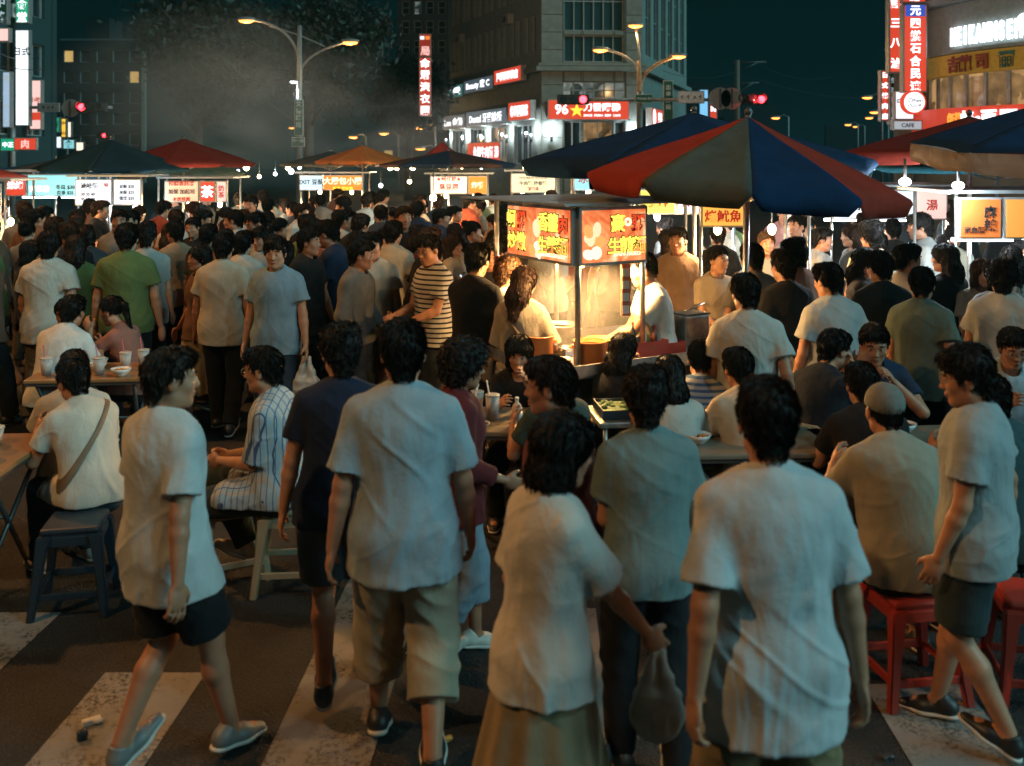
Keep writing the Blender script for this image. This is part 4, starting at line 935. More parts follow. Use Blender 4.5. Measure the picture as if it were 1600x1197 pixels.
def signal(label, pole_px, end_px, py, D, lights, extra=None):
    a, b_ = at(pole_px, py, D), at(end_px, py, D); o = empty('traffic_signal', (a.x, D, 0), 0, label, 'traffic light')
    MB().tube([(0,0,0),(0,0,a.z+.3)], .11, 10).build('pole', POLE, o); MB().tube([(0,0,a.z),(b_.x-a.x,0,a.z)], .06, 8).build('arm', POLE, o)
    for px, red in lights:
        x = at(px, py, D).x-a.x; h = MB().box((0,0,0), (1.15,.25,.36), bev=.05).build('signal_head', plain('signal_black',(.02,.022,.022),.5), o, Matrix.Translation((x,-.12,a.z)))
        for k in (-1,0,1):
            MB().tube([(k*.35,-.14,0),(k*.35,-.12,0)], .13, 14).build('signal_lens', REDG if k == red else GLASS, h); MB().tube([(k*.35,-.30,.05),(k*.35,-.12,.05)], .15, 12, close=False).build('visor', MATS['signal_black'], h)
    return o, a
o, a = signal('traffic light arm with two red lights in front of the corner building', 1000, 1195, 156, 36, [(1172,1)]); 
x2 = at(893,156,36).x-a.x; MB().tube([(0,0,a.z),(x2,0,a.z)], .06, 8).build('arm', POLE, o); h = MB().box((0,0,0), (1.15,.25,.36), bev=.05).build('signal_head', MATS['signal_black'], o, Matrix.Translation((x2+.05,-.12,a.z)))
for k in (-1,0,1): MB().tube([(k*.35,-.14,0),(k*.35,-.12,0)], .13, 14).build('signal_lens', REDG if k == 1 else GLASS, h)
l = bpy.data.lights.new('signal_glow', 'POINT'); l.energy = 25; l.color = (1,.05,.05); lo = bpy.data.objects.new('signal_glow', l); link(lo, o); lo.location = (at(1178,0,36).x-a.x,-.5,a.z)
for px in (1125,1143):   # backs of two round road signs
    r = empty('round_road_sign', at(px, 154, 35.7), 0, ['grey back of the left round road sign on the signal arm','grey back of the right round road sign on the signal arm'][px == 1143], 'sign', 'round road signs on the signal arm'); MB().tube([(0,0,0),(0,.05,0)], .40 if px < 1130 else .39, 24).build('plate', POLE, r); MB().box((0,-.04,0), (.06,.05,.7)).build('bracket', DSTEEL, r)
sign('small green street name plate on the signal arm', at(1006,154,35.8), 0, .65, .3, .06, GREENP, [('Wende Rd',0,0,.12,WHITEP)], frame=WHITEP, edge=.015)
sign('white plate with dark hooks on the signal arm', at(1080,152,35.8), 0, .95, .45, .06, WHITEP, [('↑ ↑ ↗ ↑',0,0,.2,BLACKP)])
sign('green vertical road sign hanging right of the three headed lamp', at(1044,158,36.5), 0, .36, 1.5, .08, GREENP, [(c,0,.5-.24*i,.2,WHITEP) for i, c in enumerate('忠孝路段')], frame=WHITEP, edge=.02)
vsign('blue lit shop sign right of the green vertical road sign', 1092, 1106, 140, 185, 60, glow('sky_blue_light',(.2,.5,.8),.8), '', WHITE_L); vsign('reddish lit shop sign right of the blue one', 1108, 1120, 150, 190, 62, RED_S, '商', WHITE_L)
signal('traffic light with a red light on the left side arm', 20, 175, 168, 38, [(146,-1)]); signal('far traffic light with a small red light down the left street', 105, 175, 212, 72, [(165,0)])
r = empty('round_road_sign', at(110, 169, 37.8), 0, 'grey back of the round road sign on the left signal arm', 'sign'); MB().tube([(0,0,0),(0,.05,0)], .34, 24).build('plate', POLE, r); MB().box((0,-.03,0), (.06,.05,.6)).build('bracket', DSTEEL, r)
sign('white arrow plate on the left signal arm', at(76, 168, 37.8), 0, .85, .35, .06, POLE, [('↑ ↗ ↑',0,0,.16,BLACKP)])
# power pole with crossarms and wires
p = at(1152, 94, 55); up = empty('utility_pole', (p.x, 55, 0), 0, 'dark utility pole with crossarms on the right behind the round signs', 'pole')
MB().tube([(0,0,0),(0,0,p.z)], [.18,.13], 10).build('pole', plain('weathered_wood',(.16,.13,.10),.8), up)
for z, wdt in ((p.z-.15,1.6),(p.z-1.3,1.2)): MB().tube([(-.2,0,z),(wdt,0,z+.05)], .05, 6).build('crossarm', DSTEEL, up); MB().tube([(0,0,z-.5),(wdt*.7,0,z)], .03, 6).build('strut', DSTEEL, up)
def wire(label, p0, p1, sag, r=.012):
    p0, p1 = Vector(p0), Vector(p1); pts = [p0.lerp(p1, t)+Vector((0,0,-sag*4*t*(1-t))) for t in [i/16 for i in range(17)]]
    tag(MB().tube(pts, r, 4).build('overhead_wire', plain('wire_rubber',(.02,.02,.02),.6)), label, 'wire', 'overhead wires')
wire('overhead wire from the utility pole towards the right street', p+Vector((.8,0,0)), at(1300,120,60), .5); wire('lower overhead wire from the utility pole towards the right street', p+Vector((1,0,-1)), at(1400,150,62), .5)
wire('overhead wire from the corner building to the utility pole', at(1035,110,50), p+Vector((0,0,-.6)), .4); wire('overhead wire crossing in front of the far apartment block', at(-10,78,36), at(60,90,40), .2, .02); wire('lower overhead wire crossing the tall white sign', at(-10,100,36), at(75,108,38), .1, .02); wire('thin overhead wire over the smoke on the left', at(90,137,38), at(420,118,40), .7); wire('overhead wire right of the double armed lamp', at(474,125,36), at(640,160,46), .5)

# ------------------------------------------------------------------ trees
def leaf_crown(n, r, seed, leaf=.14):
    rg = np.random.RandomState(seed); cl = rg.normal(size=(46,3)); cl /= np.linalg.norm(cl, axis=1)[:,None]; cl *= (rg.rand(46,1)**.5)*.85; cl *= np.array(r)
    k = rg.randint(0, 46, n); c = cl[k]+rg.normal(size=(n,3))*np.array(r)*.16
    a = rg.normal(size=(n,3)); a /= np.linalg.norm(a, axis=1)[:,None]; b = np.cross(a, rg.normal(size=(n,3))); b /= np.linalg.norm(b, axis=1)[:,None]; s = leaf*(.6+.8*rg.rand(n,1))
    V = np.stack([c-a*s, c+b*s*.45, c+a*s, c-b*s*.45], 1).reshape(-1,3); return npmesh('crown', V, np.arange(4*n).reshape(-1,4), False)
LEAF = plain('leaves', (.012,.024,.014), .6, scale=1.2, var=.5); BARK = plain('bark', (.09,.065,.045), .9, scale=6)
def tree(label, X, Y, h, r, seed, n=9000):
    t = empty('tree', (X,Y,0), seed, label, 'tree', 'trees behind the stalls'); rg = random.Random(seed); m = MB(); m.tube([(0,0,0),(.1,0,h*.35),(0,.1,h*.6),(.1,0,h*.85)], [.28,.22,.15,.05], 9)
    for i in range(9):
        a = i*2.4; z = h*(.35+.05*i); e = Vector((math.cos(a)*r[0]*.7, math.sin(a)*r[1]*.7, z+h*.22)); m.tube([(0,0,z), e*.5+Vector((0,0,z*.52)), e], [.10,.06,.02], 6)
    m.build('trunk', BARK, t); c = mobj('crown', leaf_crown(n, r, seed, .17), LEAF, t, Matrix.Translation((0,0,h*.78)))
tree('large dark leafy tree behind the double armed street lamp', -9.5, 47, 9.5, (4.0,3,3.2), 3, 14000); tree('dark tree left of the double armed street lamp', -13.8, 44, 8.8, (3.2,2.6,3.0), 4, 12000)
tree('lower dark tree behind the orange umbrella', -5.6, 54, 7.2, (2.6,2.4,2.2), 5, 9000); tree('thin dark tree above the middle stalls', -2.6, 62, 7, (2.4,2.2,1.9), 6, 7000)

# ------------------------------------------------------------------ smoke and steam
def smoke(label, loc, dims, dens, col, scale, seed, thr=(.42,.75)):
    m = bpy.data.materials.new('smoke_volume'); m.use_nodes = True; nt = m.node_tree; nt.nodes.clear(); o_ = nt.nodes.new('ShaderNodeOutputMaterial'); v = nt.nodes.new('ShaderNodeVolumePrincipled')
    v.inputs['Color'].default_value = col+(1,); v.inputs['Anisotropy'].default_value = .2
    tc = nt.nodes.new('ShaderNodeTexCoord'); mp = nt.nodes.new('ShaderNodeMapping'); mp.inputs['Scale'].default_value = scale; mp.inputs['Location'].default_value = (seed,seed*2,0); n = nt.nodes.new('ShaderNodeTexNoise'); n.inputs['Scale'].default_value = 1; n.inputs['Detail'].default_value = 3; n.inputs['Distortion'].default_value = .6
    nt.links.new(tc.outputs['Object'], mp.inputs[0]); nt.links.new(mp.outputs[0], n.inputs['Vector']); r = ramp(nt, n.outputs[0], thr[0], thr[1])
    ln = N(nt, 'ShaderNodeVectorMath', operation='LENGTH'); nt.links.new(tc.outputs['Object'], ln.inputs[0]); f = nt.nodes.new('ShaderNodeMapRange'); nt.links.new(ln.outputs['Value'], f.inputs[0]); f.inputs[1].default_value = .95; f.inputs[2].default_value = .25; f.inputs[3].default_value = 0; f.inputs[4].default_value = dens
    mu = N(nt, 'ShaderNodeMath', operation='MULTIPLY'); nt.links.new(f.outputs[0], mu.inputs[0]); nt.links.new(r, mu.inputs[1]); nt.links.new(mu.outputs[0], v.inputs['Density']); nt.links.new(v.outputs[0], o_.inputs['Volume'])
    s = MB().ball((0,0,0), 1, seg=24).build('smoke', m); s.location = loc; s.scale = dims; return tag(s, label, None, None, 'stuff')
smoke('pale cooking smoke drifting above the left stalls', (-8.8,31,4.0), (6.2,4.5,3.4), .30, (.86,.84,.74), (1.3,1.3,1.6), 3)
smoke('grey cooking smoke low behind the orange umbrella', (-3.4,34,2.8), (4.5,4.5,2.2), .30, (.85,.85,.85), (1.4,1.4,1.6), 9)

# ------------------------------------------------------------------ night haze over the crossing
def haze(dens):
    m = bpy.data.materials.new('haze_air'); m.use_nodes = True; nt = m.node_tree; nt.nodes.clear(); o_ = nt.nodes.new('ShaderNodeOutputMaterial'); v = nt.nodes.new('ShaderNodeVolumePrincipled')
    v.inputs['Color'].default_value = (.22,.78,.84,1); v.inputs['Density'].default_value = dens; v.inputs['Anisotropy'].default_value = .35; nt.links.new(v.outputs[0], o_.inputs['Volume'])
    tag(MB().box((0,85,14), (244,214,32)).build('haze', m), 'thin smoky night haze over the whole crossing', None, None, 'stuff')
haze(.0005)
# air conditioners and pipes on the shop walls
def aircon(label, root, M, u, z, k):
    a = MB().box((0,0,0), (.75,.32,.52), bev=.02).build('air_conditioner', plain('aircon_casing',(.30,.30,.27),.6), root, M@Matrix.Translation((u,-.18,z))); MB().tube([(-.12,-.17,0),(-.12,-.155,0)], .19, 16).build('fan_grille', DSTEEL, a)
for k, (u, z) in enumerate(((2.0,5.4),(5.1,7.9),(8.3,5.5),(10.9,10.3),(6.4,12.8),(13.0,8.0),(15.6,5.6),(3.4,10.4),(18.0,7.9))): aircon('', lb, wallframe((-19.2,20), (-19.2,41.5))[0], u, z, k)
for k, (u, z) in enumerate(((.35,2.3),(1.2,6.6),(.35,8.7))): aircon('', sb, wallframe((10.3,26.6), (12.0,26.4))[0], u, z, k)
for k, (u, z) in enumerate(((2.4,8.9),(6.3,11.6),(10.2,9.0),(8.3,14.3))): aircon('', cb, wallframe(AL, A)[0], u+.35, z+.2, k)
for u in (.95, 1.62): mobj('drain_pipe', MB().tube([(u,-.08,0),(u,-.08,10.5)], .045, 8).mesh('drain_pipe'), POLE, sb, wallframe((10.3,26.6), (12.0,26.4))[0])
# ------------------------------------------------------------------ umbrellas
NAVY, REDU, GREYU, TEALU, ORU, BEIGE = (.005,.026,.072), (.27,.032,.018), (.066,.078,.066), (.02,.11,.16), (.42,.12,.03), (.42,.36,.30)
CANVAS = cloth_mat('umbrella_canvas', None, 0.0); 
def umbrella(label, X, Y, R, zr, za, cols, rot=0, n=8, tilt=(0,0), val=.14, seed=1, sag=.10, ribs=True):
    u = empty('market_umbrella', (X,Y,0), 0, label, 'umbrella', 'market umbrellas'); rg = random.Random(seed)
    T = Matrix.Translation((0,0,zr))@Euler((math.radians(tilt[0]), math.radians(tilt[1]), 0)).to_matrix().to_4x4(); hh = za-zr
    for k in range(n):
        a0, a1 = rot+2*math.pi*k/n, rot+2*math.pi*(k+1)/n; m = MB(); G = []; NU, NV = 10, 9; ph = rg.random()*6
        for i in range(NV+1):
            t = i/NV; row = []
            for j in range(NU+1):
                s = j/NU; p0 = Vector((math.cos(a0), math.sin(a0), 0)); p1 = Vector((math.cos(a1), math.sin(a1), 0)); d = p0.lerp(p1, s)*R*t
                inn = math.sin(math.pi*s)*t; d *= 1-.045*inn
                z = hh*(1-t)**1.0*(1-.10*math.sin(math.pi*t))+hh*.06*math.sin(math.pi*t) - .03*inn*math.sin(math.pi*min(t*1.05,1)); row.append(m.b.verts.new((d.x, d.y, z)))
            G.append(row)
        if val:
            for q in (.5, 1.0):
                row = []
                for j in range(NU+1):
                    s = j/NU; b = G[NV][j].co; o = Vector((b.x,b.y,0)).normalized(); drop = val*(.80+.20*math.sin(math.pi*s)**.5) if 0 < j < NU else val*.25
                    row.append(m.b.verts.new(b+o*(.006+.012*math.sin(s*9+ph)*q)-Vector((0,0,drop*q))))
                G.append(row)
        for i in range(len(G)-1):
            for j in range(NU):
                try: f = m.b.faces.new((G[i][j], G[i][j+1], G[i+1][j+1], G[i+1][j])); f.smooth = True
                except ValueError: pass
        bmesh.ops.remove_doubles(m.b, verts=m.b.verts[:], dist=1e-4); bmesh.ops.recalc_face_normals(m.b, faces=m.b.faces[:]); bmesh.ops.solidify(m.b, geom=m.b.faces[:], thickness=.004)
        o = m.build('canopy_panel', CANVAS, u, T); o.color = cols[k % len(cols)]+(1,)
        if ribs:
            e = Vector((math.cos(a0)*R*.99, math.sin(a0)*R*.99, -.02)); MB().tube([(0,0,hh-.05), e*.5+Vector((0,0,hh*.47-.02)), e], .010, 6).build('rib', STEEL, u, T)
            MB().tube([(0,0,-.15), e*.55+Vector((0,0,hh*.40-.02))], .007, 5).build('strut', STEEL, u, T)
    MB().tube([(0,0,.0), T@Vector((0,0,hh+.02))], .022, 10).build('pole', STEEL, u); MB().ball((0,0,0), (.03,.03,.035)).build('finial', DSTEEL, u, T@Matrix.Translation((0,0,hh+.03)))
    return u
umbrella('big striped umbrella of red, grey and blue panels in front on the right', 1.63, 7.05, 1.12, 2.17, 2.65, [NAVY,REDU,GREYU,NAVY,REDU,GREYU,NAVY,NAVY,REDU,GREYU], rot=math.radians(-100), n=10, tilt=(1.5,4.5), seed=2, val=.13)
umbrella('dark navy umbrella behind the big striped one, with a patterned inside flap', 1.72, 9.4, 1.66, 2.33, 2.78, [NAVY,NAVY,(.008,.032,.075),(.01,.045,.06)], rot=.2, seed=4, val=.16)
umbrella('blue umbrella with a beige valance cut by the right edge', 4.42, 7.2, 1.45, 2.47, 2.92, [(.006,.034,.10)], rot=.30, tilt=(4,-2), seed=5, val=.0)
umbrella('dark red umbrella behind the blue one on the right edge', 4.5, 9.8, 1.30, 2.40, 2.76, [(.12,.018,.013)], rot=.1, seed=6, val=.12)
umbrella('flat teal umbrella under the dark red one on the right', 5.6, 11.5, 1.75, 2.24, 2.42, [TEALU], rot=.35, seed=7, val=.06)
umbrella('dark navy umbrella over the white menu boards on the left', -6.85, 17.0, 1.28, 2.16, 2.66, [(.005,.020,.032),(.006,.024,.034)], rot=.15, seed=8, val=.07)
umbrella('dark red umbrella right of the navy one on the left', -6.0, 18.2, 1.30, 2.24, 2.70, [(.10,.014,.010)], rot=.05, seed=9, val=.07)
umbrella('orange umbrella above the middle stalls, lit from below', -3.3, 22.0, 1.05, 2.25, 2.62, [ORU], rot=.2, seed=10, val=.06)
umbrella('dark grey umbrella left of the orange one', -4.3, 23.6, 1.2, 2.18, 2.5, [(.06,.06,.055)], rot=.4, seed=11, val=.06)
umbrella('dull navy umbrella right of the orange one', -1.7, 24.0, 1.5, 2.15, 2.42, [(.02,.035,.05)], rot=.3, seed=12, val=.06)
umbrella('dark brown and navy umbrella left of the striped umbrella far behind', -1.35, 21.2, 1.45, 2.20, 2.50, [(.07,.035,.03),(.02,.035,.06)], rot=.1, seed=13, val=.07)
umbrella('blue umbrella at the left edge, nearest of the left stalls', -9.4, 16.0, 1.6, 2.05, 2.44, [(.01,.05,.11),(.20,.03,.02)], rot=.0, seed=14, val=.07)
umbrella('olive umbrella between the white menu boards and the red one', -6.7, 20.5, 1.2, 2.02, 2.45, [(.06,.075,.05)], rot=.0, seed=15, val=.06)
umbrella('blue umbrella low behind the navy one at the far left', -8.8, 19.2, 1.7, 1.98, 2.32, [(.01,.06,.12),(.05,.05,.04)], rot=.3, seed=16, val=.06)
umbrella('small red umbrella under the corner building sign', -2.1, 30, .55, 2.38, 2.82, [(.3,.04,.03)], rot=.0, seed=17, val=.05)
# beige valance of the right blue umbrella
def valance():
    u = [o for o in bpy.data.objects if o.name.startswith('market_umbrella')][2]; m = MB(); R = 1.44; prev = None
    T = Matrix.Translation((0,0,2.47))@Euler((math.radians(4), math.radians(-2), 0)).to_matrix().to_4x4()
    for k in range(97):
        a = .30+2*math.pi*k/96; s = ((k/96*8) % 1); r = R*math.cos(math.pi/8)/math.cos((s-.5)*math.pi/4)*.999; p = Vector((math.cos(a)*r, math.sin(a)*r, -.005)); o = p.normalized()
        q = [m.b.verts.new(p), m.b.verts.new(p+o*(.012*math.sin(k*1.3))-Vector((0,0,.09))), m.b.verts.new(p-o*.02+o*(.02*math.sin(k*.9))-Vector((0,0,.13+.03*math.sin(math.pi*s))))]
        if prev:
            for i in (0,1): f = m.b.faces.new((prev[i],q[i],q[i+1],prev[i+1])); f.smooth = True
        prev = q
    bmesh.ops.solidify(m.b, geom=m.b.faces[:], thickness=.004); o = m.build('valance', CANVAS, u, T); o.color = BEIGE+(1,)
valance()

# ------------------------------------------------------------------ stalls
BULB = glow('warm_bulb_glass', (1,.72,.38), 22); TUBE = glow('white_tube_glass', (.85,.95,1), 9); WOODC = plain('stall_board', (.16,.11,.07), .7)
def add_light(root, p, e, col, r=.05, name='bulb_light'):
    l = bpy.data.lights.new(name, 'POINT'); l.energy = e; l.color = col; l.shadow_soft_size = r; o = bpy.data.objects.new(name, l); link(o, root); o.location = p; return o
def stall(label, X, Y, rz, w, d, signs, warm=True, e=60, zs=1.62, bulbs=None, roof=True, counter=.95, body=None, group='food stalls', posts=True, tube=False, back=False, sh=.40, btop=None):
    s = empty('food_stall', (X,Y,0), rz, label, 'stall', group); top = zs+sh+.03
    MB().box((0,0,counter-.03), (w+.06,d+.06,.05), bev=.01).build('counter', STEEL, s); MB().box((0,0,(counter-.06)/2+.08), (w,d,counter-.22)).build('cabinet', body or DSTEEL, s)
    if posts:
        for sx in (-1,1):
            for sy in (-1,1): MB().tube([(sx*(w/2-.02),sy*(d/2-.02),0),(sx*(w/2-.02),sy*(d/2-.02),top)], .016, 8).build('post', STEEL, s)
    if roof: MB().box((0,.0,top+.02), (w+.22,d+.2,.03)).build('roof', ALU, s)
    x = -w/2
    for sg in signs:     # (width, face, texts, side)
        sw, face, tx = sg[:3]; side = sg[3] if len(sg) > 3 else 'f'
        if side == 'f': sign('', (x+sw/2, -d/2-.03, zs+sh/2), 0, sw-.015, sh, .07, face, tx, parent=s, edge=.018); x += sw
        elif side == 'l': sign('', (-w/2-.03, 0, zs+sh/2), -math.pi/2, sw, sh, .07, face, tx, parent=s, edge=.018)
        elif side == 'r': sign('', (w/2+.03, 0, zs+sh/2), math.pi/2, sw, sh, .07, face, tx, parent=s, edge=.018)
    col = (1,.60,.26) if warm else (.78,.92,1)
    for bx, by in (bulbs or [(-w*.25,0),(w*.25,0)]):
        b = MB().tube([(0,0,.14),(0,0,0)], .006, 5).build('lamp_cord', DSTEEL, s, Matrix.Translation((bx,by,zs-.02)))
        if tube: MB().tube([(-.28,0,0),(.28,0,0)], .018, 8).build('tube_lamp', TUBE, s, Matrix.Translation((bx,by,zs-.03)))
        else: MB().ball((0,0,0), (.038,.038,.05)).build('bulb', BULB if warm else TUBE, s, Matrix.Translation((bx,by,zs-.05)))
        add_light(s, (bx,by,zs-.12), e, col)
    return s
def foodpic(s, x, z, w, h, y, seed, parent):
    """printed picture of a dish on a sign: flat ellipses"""
    rg = random.Random(seed); cols = [glow('print_cream',(1,.72,.42),.85), glow('print_pale',(1,.85,.62),.95), glow('print_amber',(.95,.42,.12),.8)]
    for i in range(7):
        m = MB(); n = 16; cx, cz = x+rg.uniform(-.3,.3)*w, z+rg.uniform(-.35,.35)*h; rx, rz_ = w*rg.uniform(.14,.3), h*rg.uniform(.10,.22); a = rg.uniform(-.6,.6)
        pts = [m.b.verts.new((cx+rx*math.cos(t)*math.cos(a)-rz_*math.sin(t)*math.sin(a)*(1+.15*math.sin(3*t+i)), y-.0008*i, cz+rx*math.cos(t)*math.sin(a)+rz_*math.sin(t)*math.cos(a))) for t in [2*math.pi*k/n for k in range(n)]]
        m.b.faces.new(pts); m.build('printed_picture', cols[i % 3], parent)
# main stall, corner towards the camera
OR_F = glow('orange_red_sign_face', (.82,.25,.08), .9); YL2 = glow('yellow_print_light', (1,.80,.10), 1.15); RL2 = glow('red_print_light', (.75,.07,.02), .8); CRM = glow('cream_print_light', (1,.80,.58), 1.0)
MC = Vector((.43, 6.6)); ml = Vector((-.5,.866)); mr = Vector((.866,.5)); rzm = math.atan2(.5,.866)
def outlined(parent, txt, x, z, size, mat, y, oc=None, width=None):
    letters(parent, txt, x, z, size, oc or BLACKP, y=y, bold=.06, width=width, ext=.001); letters(parent, txt, x, z, size, mat, y=y-.004, bold=.022, width=(width*.94 if width else None), ext=.001)
def poster_print(m):
    nt = m.node_tree; b = nt.nodes['Principled BSDF']; n = noise(nt, 5.5, 5, .6, dist=1.2); r = nt.nodes.new('ShaderNodeValToRGB'); nt.links.new(n.outputs[0], r.inputs[0]); e = r.color_ramp.elements
    e[0].position = .38; e[0].color = (.62,.10,.03,1); e[1].position = .70; e[1].color = (1,.72,.42,1); q = e.new(.54); q.color = (.85,.27,.09,1); nt.links.new(r.outputs[0], b.inputs['Emission Color'])
poster_print(OR_F)
W_, D_ = 1.15, 1.15
cc = MC+mr*(W_/2)+ml*(D_/2)
ms = empty('food_stall', (cc.x, cc.y, 0), rzm, 'brightly lit steaming food stall with orange yellow-lettered signs in the middle', 'stall', 'food stalls')
MB().box((0,0,.93), (W_+.5,D_+.25,.04), bev=.01).box((0,-D_/2-.13,.97), (W_+.5,.02,.07)).box((-W_/2-.25,0,.97), (.02,D_+.25,.07)).build('counter', STEEL, ms)
MB().box((.05,.0,.50), (W_+.2,D_,.80)).build('cabinet', DSTEEL, ms)
for sx, sy in ((-1,-1),(1,-1),(-1,1),(1,1)): px_ = -W_/2 if sx < 0 else -W_/2+.58; MB().tube([(px_+.02*-sx,sy*(D_/2-.02),.94),(px_-.02*sx,sy*(D_/2-.02),2.03)], .019, 10).build('post', STEEL, ms)
MB().box((-.02,.1,2.045), (W_+.25,D_+.35,.012)).box((-.02,-.125,2.038), (W_+.27,.02,.03)).build('roof', ALU, ms)
f1 = sign('', (-W_/2+.27,-D_/2-.02,1.83), 0, .56, .39, .05, OR_F, parent=ms, edge=.022); f2 = sign('', (-W_/2-.02,-D_/2+.42,1.83), -math.pi/2, .86, .39, .05, OR_F, parent=ms, edge=.022)
foodpic(ms, -.17, -.03, .17, .26, -.0345, 3, f1); foodpic(ms, -.02, -.02, .18, .30, -.0345, 5, f2)
for t, x, z, sz, mt in (('豪',.02,.085,.125,YL2),('粥',.19,.085,.115,RL2),('生',-.01,-.065,.115,YL2),('煎',.09,-.065,.125,YL2),('麵',.195,-.065,.12,YL2)): outlined(f1, t, x, z, sz, mt, -.041)
letters(f1, '◎', .105, .09, .07, CRM, y=-.040); letters(f1, 'PAN-FRIED', .10, -.125, .035, CRM, y=-.042, width=.22); 
for t, x, z, sz, mt in (('蚵',-.34,.085,.135,YL2),('粥',-.20,.085,.125,RL2),('香',.10,.085,.135,YL2),('薑',.225,.085,.135,YL2),('肉',.345,.075,.125,RL2),('炒',-.33,-.07,.125,YL2),('燉',-.20,-.07,.135,YL2),('生',.09,-.075,.125,YL2),('羹',.21,-.075,.14,YL2),('麵',.335,-.075,.14,YL2)): outlined(f2, t, x, z, sz, mt, -.041)
letters(f2, 'HANDMADE SOUP', .22, -.14, .035, CRM, y=-.042, width=.32)
for bx, by, e in ((-.42,-.40,48),(-.42,.15,36),(.0,-.35,44),(.15,.20,20)):
    MB().tube([(0,0,.36),(0,0,.03)], .006, 5).build('lamp_cord', DSTEEL, ms, Matrix.Translation((bx,by,1.64))); MB().lathe([(.02,.05),(.035,.045),(.085,.0),(.082,-.002),(.03,.04)], n=18).build('lamp_shade', STEEL, ms, Matrix.Translation((bx,by,1.63)))
    MB().ball((0,0,0), .034).build('bulb', BULB, ms, Matrix.Translation((bx,by,1.635))); add_light(ms, (bx,by,1.58), e*1.35, (1,.56,.20), .04)
hang = []
for hx, hy, lb_ in ((-.60,.42,'red and white packet strip hanging from the left of the lit stall'),(-.12,-.50,'white and red packet strip hanging by the right post of the lit stall')):
    p = ms.matrix_basis@Vector((hx,hy,1.44)); o = tag(MB().box((0,0,0), (.075,.015,.36), rz=.3, bev=.004).build('packet_strip', plain('red_packet',(.55,.16,.10),.5)), lb_, 'packet', 'packet strips on the stall'); o.location = p
    for k in range(4): MB().box((0,-.010,.12-.085*k), (.05,.004,.055), rz=.3).build('packet_label', WHITEP, o)

# utensils and food
PLAS_R = plain('red_plastic', (.42,.045,.028), .35, var=.06); PLAS_B = plain('blue_grey_plastic', (.018,.034,.052), .4, var=.06); SOUP = plain('orange_soup', (.55,.20,.04), .2); YSOUP = plain('yellow_broth', (.62,.42,.10), .25); FOODR = plain('mixed_food', (.42,.16,.07), .6, scale=60, var=.6, bmp=.8); FOODG = plain('green_vegetables', (.10,.22,.05), .6, scale=70, var=.6, bmp=.8); PAPER = plain('white_paper', (.72,.70,.66), .7); CLEARP = plain('milky_plastic_cup', (.50,.46,.40), .2); DRINK = plain('tea_drink', (.30,.12,.05), .2); PINKS = plain('pink_straw', (.6,.12,.18), .4); CERA = plain('white_ceramic', (.66,.65,.62), .2); BLACKPL = plain('black_plastic', (.02,.02,.02), .4)
def glassy(name, col, a=.45):
    m, nt, b = nmat(name); b.inputs['Base Color'].default_value = col+(1,); b.inputs['Roughness'].default_value = .08; b.inputs['Alpha'].default_value = a; return m
CLEAR = glassy('clear_plastic', (.75,.78,.78))
def pot(label, p, r, h, body=STEEL, fill=SOUP, cat='pot', name='soup_pot', lid=False):
    o = empty(name, p, 0, label, cat); MB().lathe([(r*.94,0),(r,.01),(r,h),(r*1.04,h+.006),(r*1.04,h-.004),(r*.95,h-.008),(r*.93,h*.5)], n=26).build('body', body, o)
    MB().lathe([(.001,h*.84),(r*.95,h*.84)], n=22).build('soup' if fill in (SOUP,YSOUP) else 'filling', fill, o)
    for s in (-1,1): MB().tube([(s*r,-.03,h*.75),(s*(r+.03),-.02,h*.75),(s*(r+.03),.02,h*.75),(s*r,.03,h*.75)], .006, 6).build('handle', body, o)
    return o
def tray(label, p, w, d, h, body=STEEL, fill=FOODR, rz=0, cat='tray', name='food_tray', lumps=14, seed=1):
    o = empty(name, p, rz, label, cat); m = MB(); t = .006; m.box((0,0,t/2), (w,d,t)); 
    for s in (-1,1): m.box((s*(w/2-t/2),0,h/2+t/2), (t,d,h)); m.box((0,s*(d/2-t/2),h/2+t/2), (w-2*t,t,h-.002))
    m.build('pan', body, o); rg = random.Random(seed); f = MB(); f.box((0,0,h*.45), (w-.02,d-.02,h*.5))
    for i in range(lumps): f.ball((rg.uniform(-.42,.42)*w, rg.uniform(-.42,.42)*d, h*.72), (rg.uniform(.012,.03),rg.uniform(.012,.03),rg.uniform(.008,.02)), seg=8)
    f.build('food', fill, o); return o
def bottle(label, p, r, h, mat, cap=PLAS_R, cat='bottle', lab=None):
    o = empty('bottle', p, 0, label, cat); MB().lathe([(r,0),(r,h*.62),(r*.75,h*.74),(r*.34,h*.82),(r*.34,h*.92)], n=16).build('body', mat, o); MB().lathe([(r*.38,h*.90),(r*.38,h)], n=12).build('cap', cap, o)
    if lab: MB().lathe([(r*1.02,h*.2),(r*1.02,h*.5)], n=16).build('wrap_label', lab, o)
    return o
def cup(label, p, r=.045, h=.12, drink=DRINK, straw=PINKS, a=0.3, lid=True, group=None, mat=None):
    o = empty('drink_cup', p, a*7, label, 'cup', group); MB().lathe([(r*.74,0),(r,h),(r*.97,h),(r*.9,h*.9)], n=18).build('cup_wall', mat or CLEAR, o); MB().lathe([(r*.70,.005),(r*.93,h*.82)], n=16).build('drink', drink, o)
    if lid: MB().lathe([(r*1.04,h),(r*1.04,h+.008),(r*.8,h+.012)], n=18).build('lid', CLEARP, o)
    if straw: MB().tube([(0,0,h*.3),(math.sin(a)*.09,math.cos(a)*.02,h+.10)], .0045, 6).build('straw', straw, o)
    return o
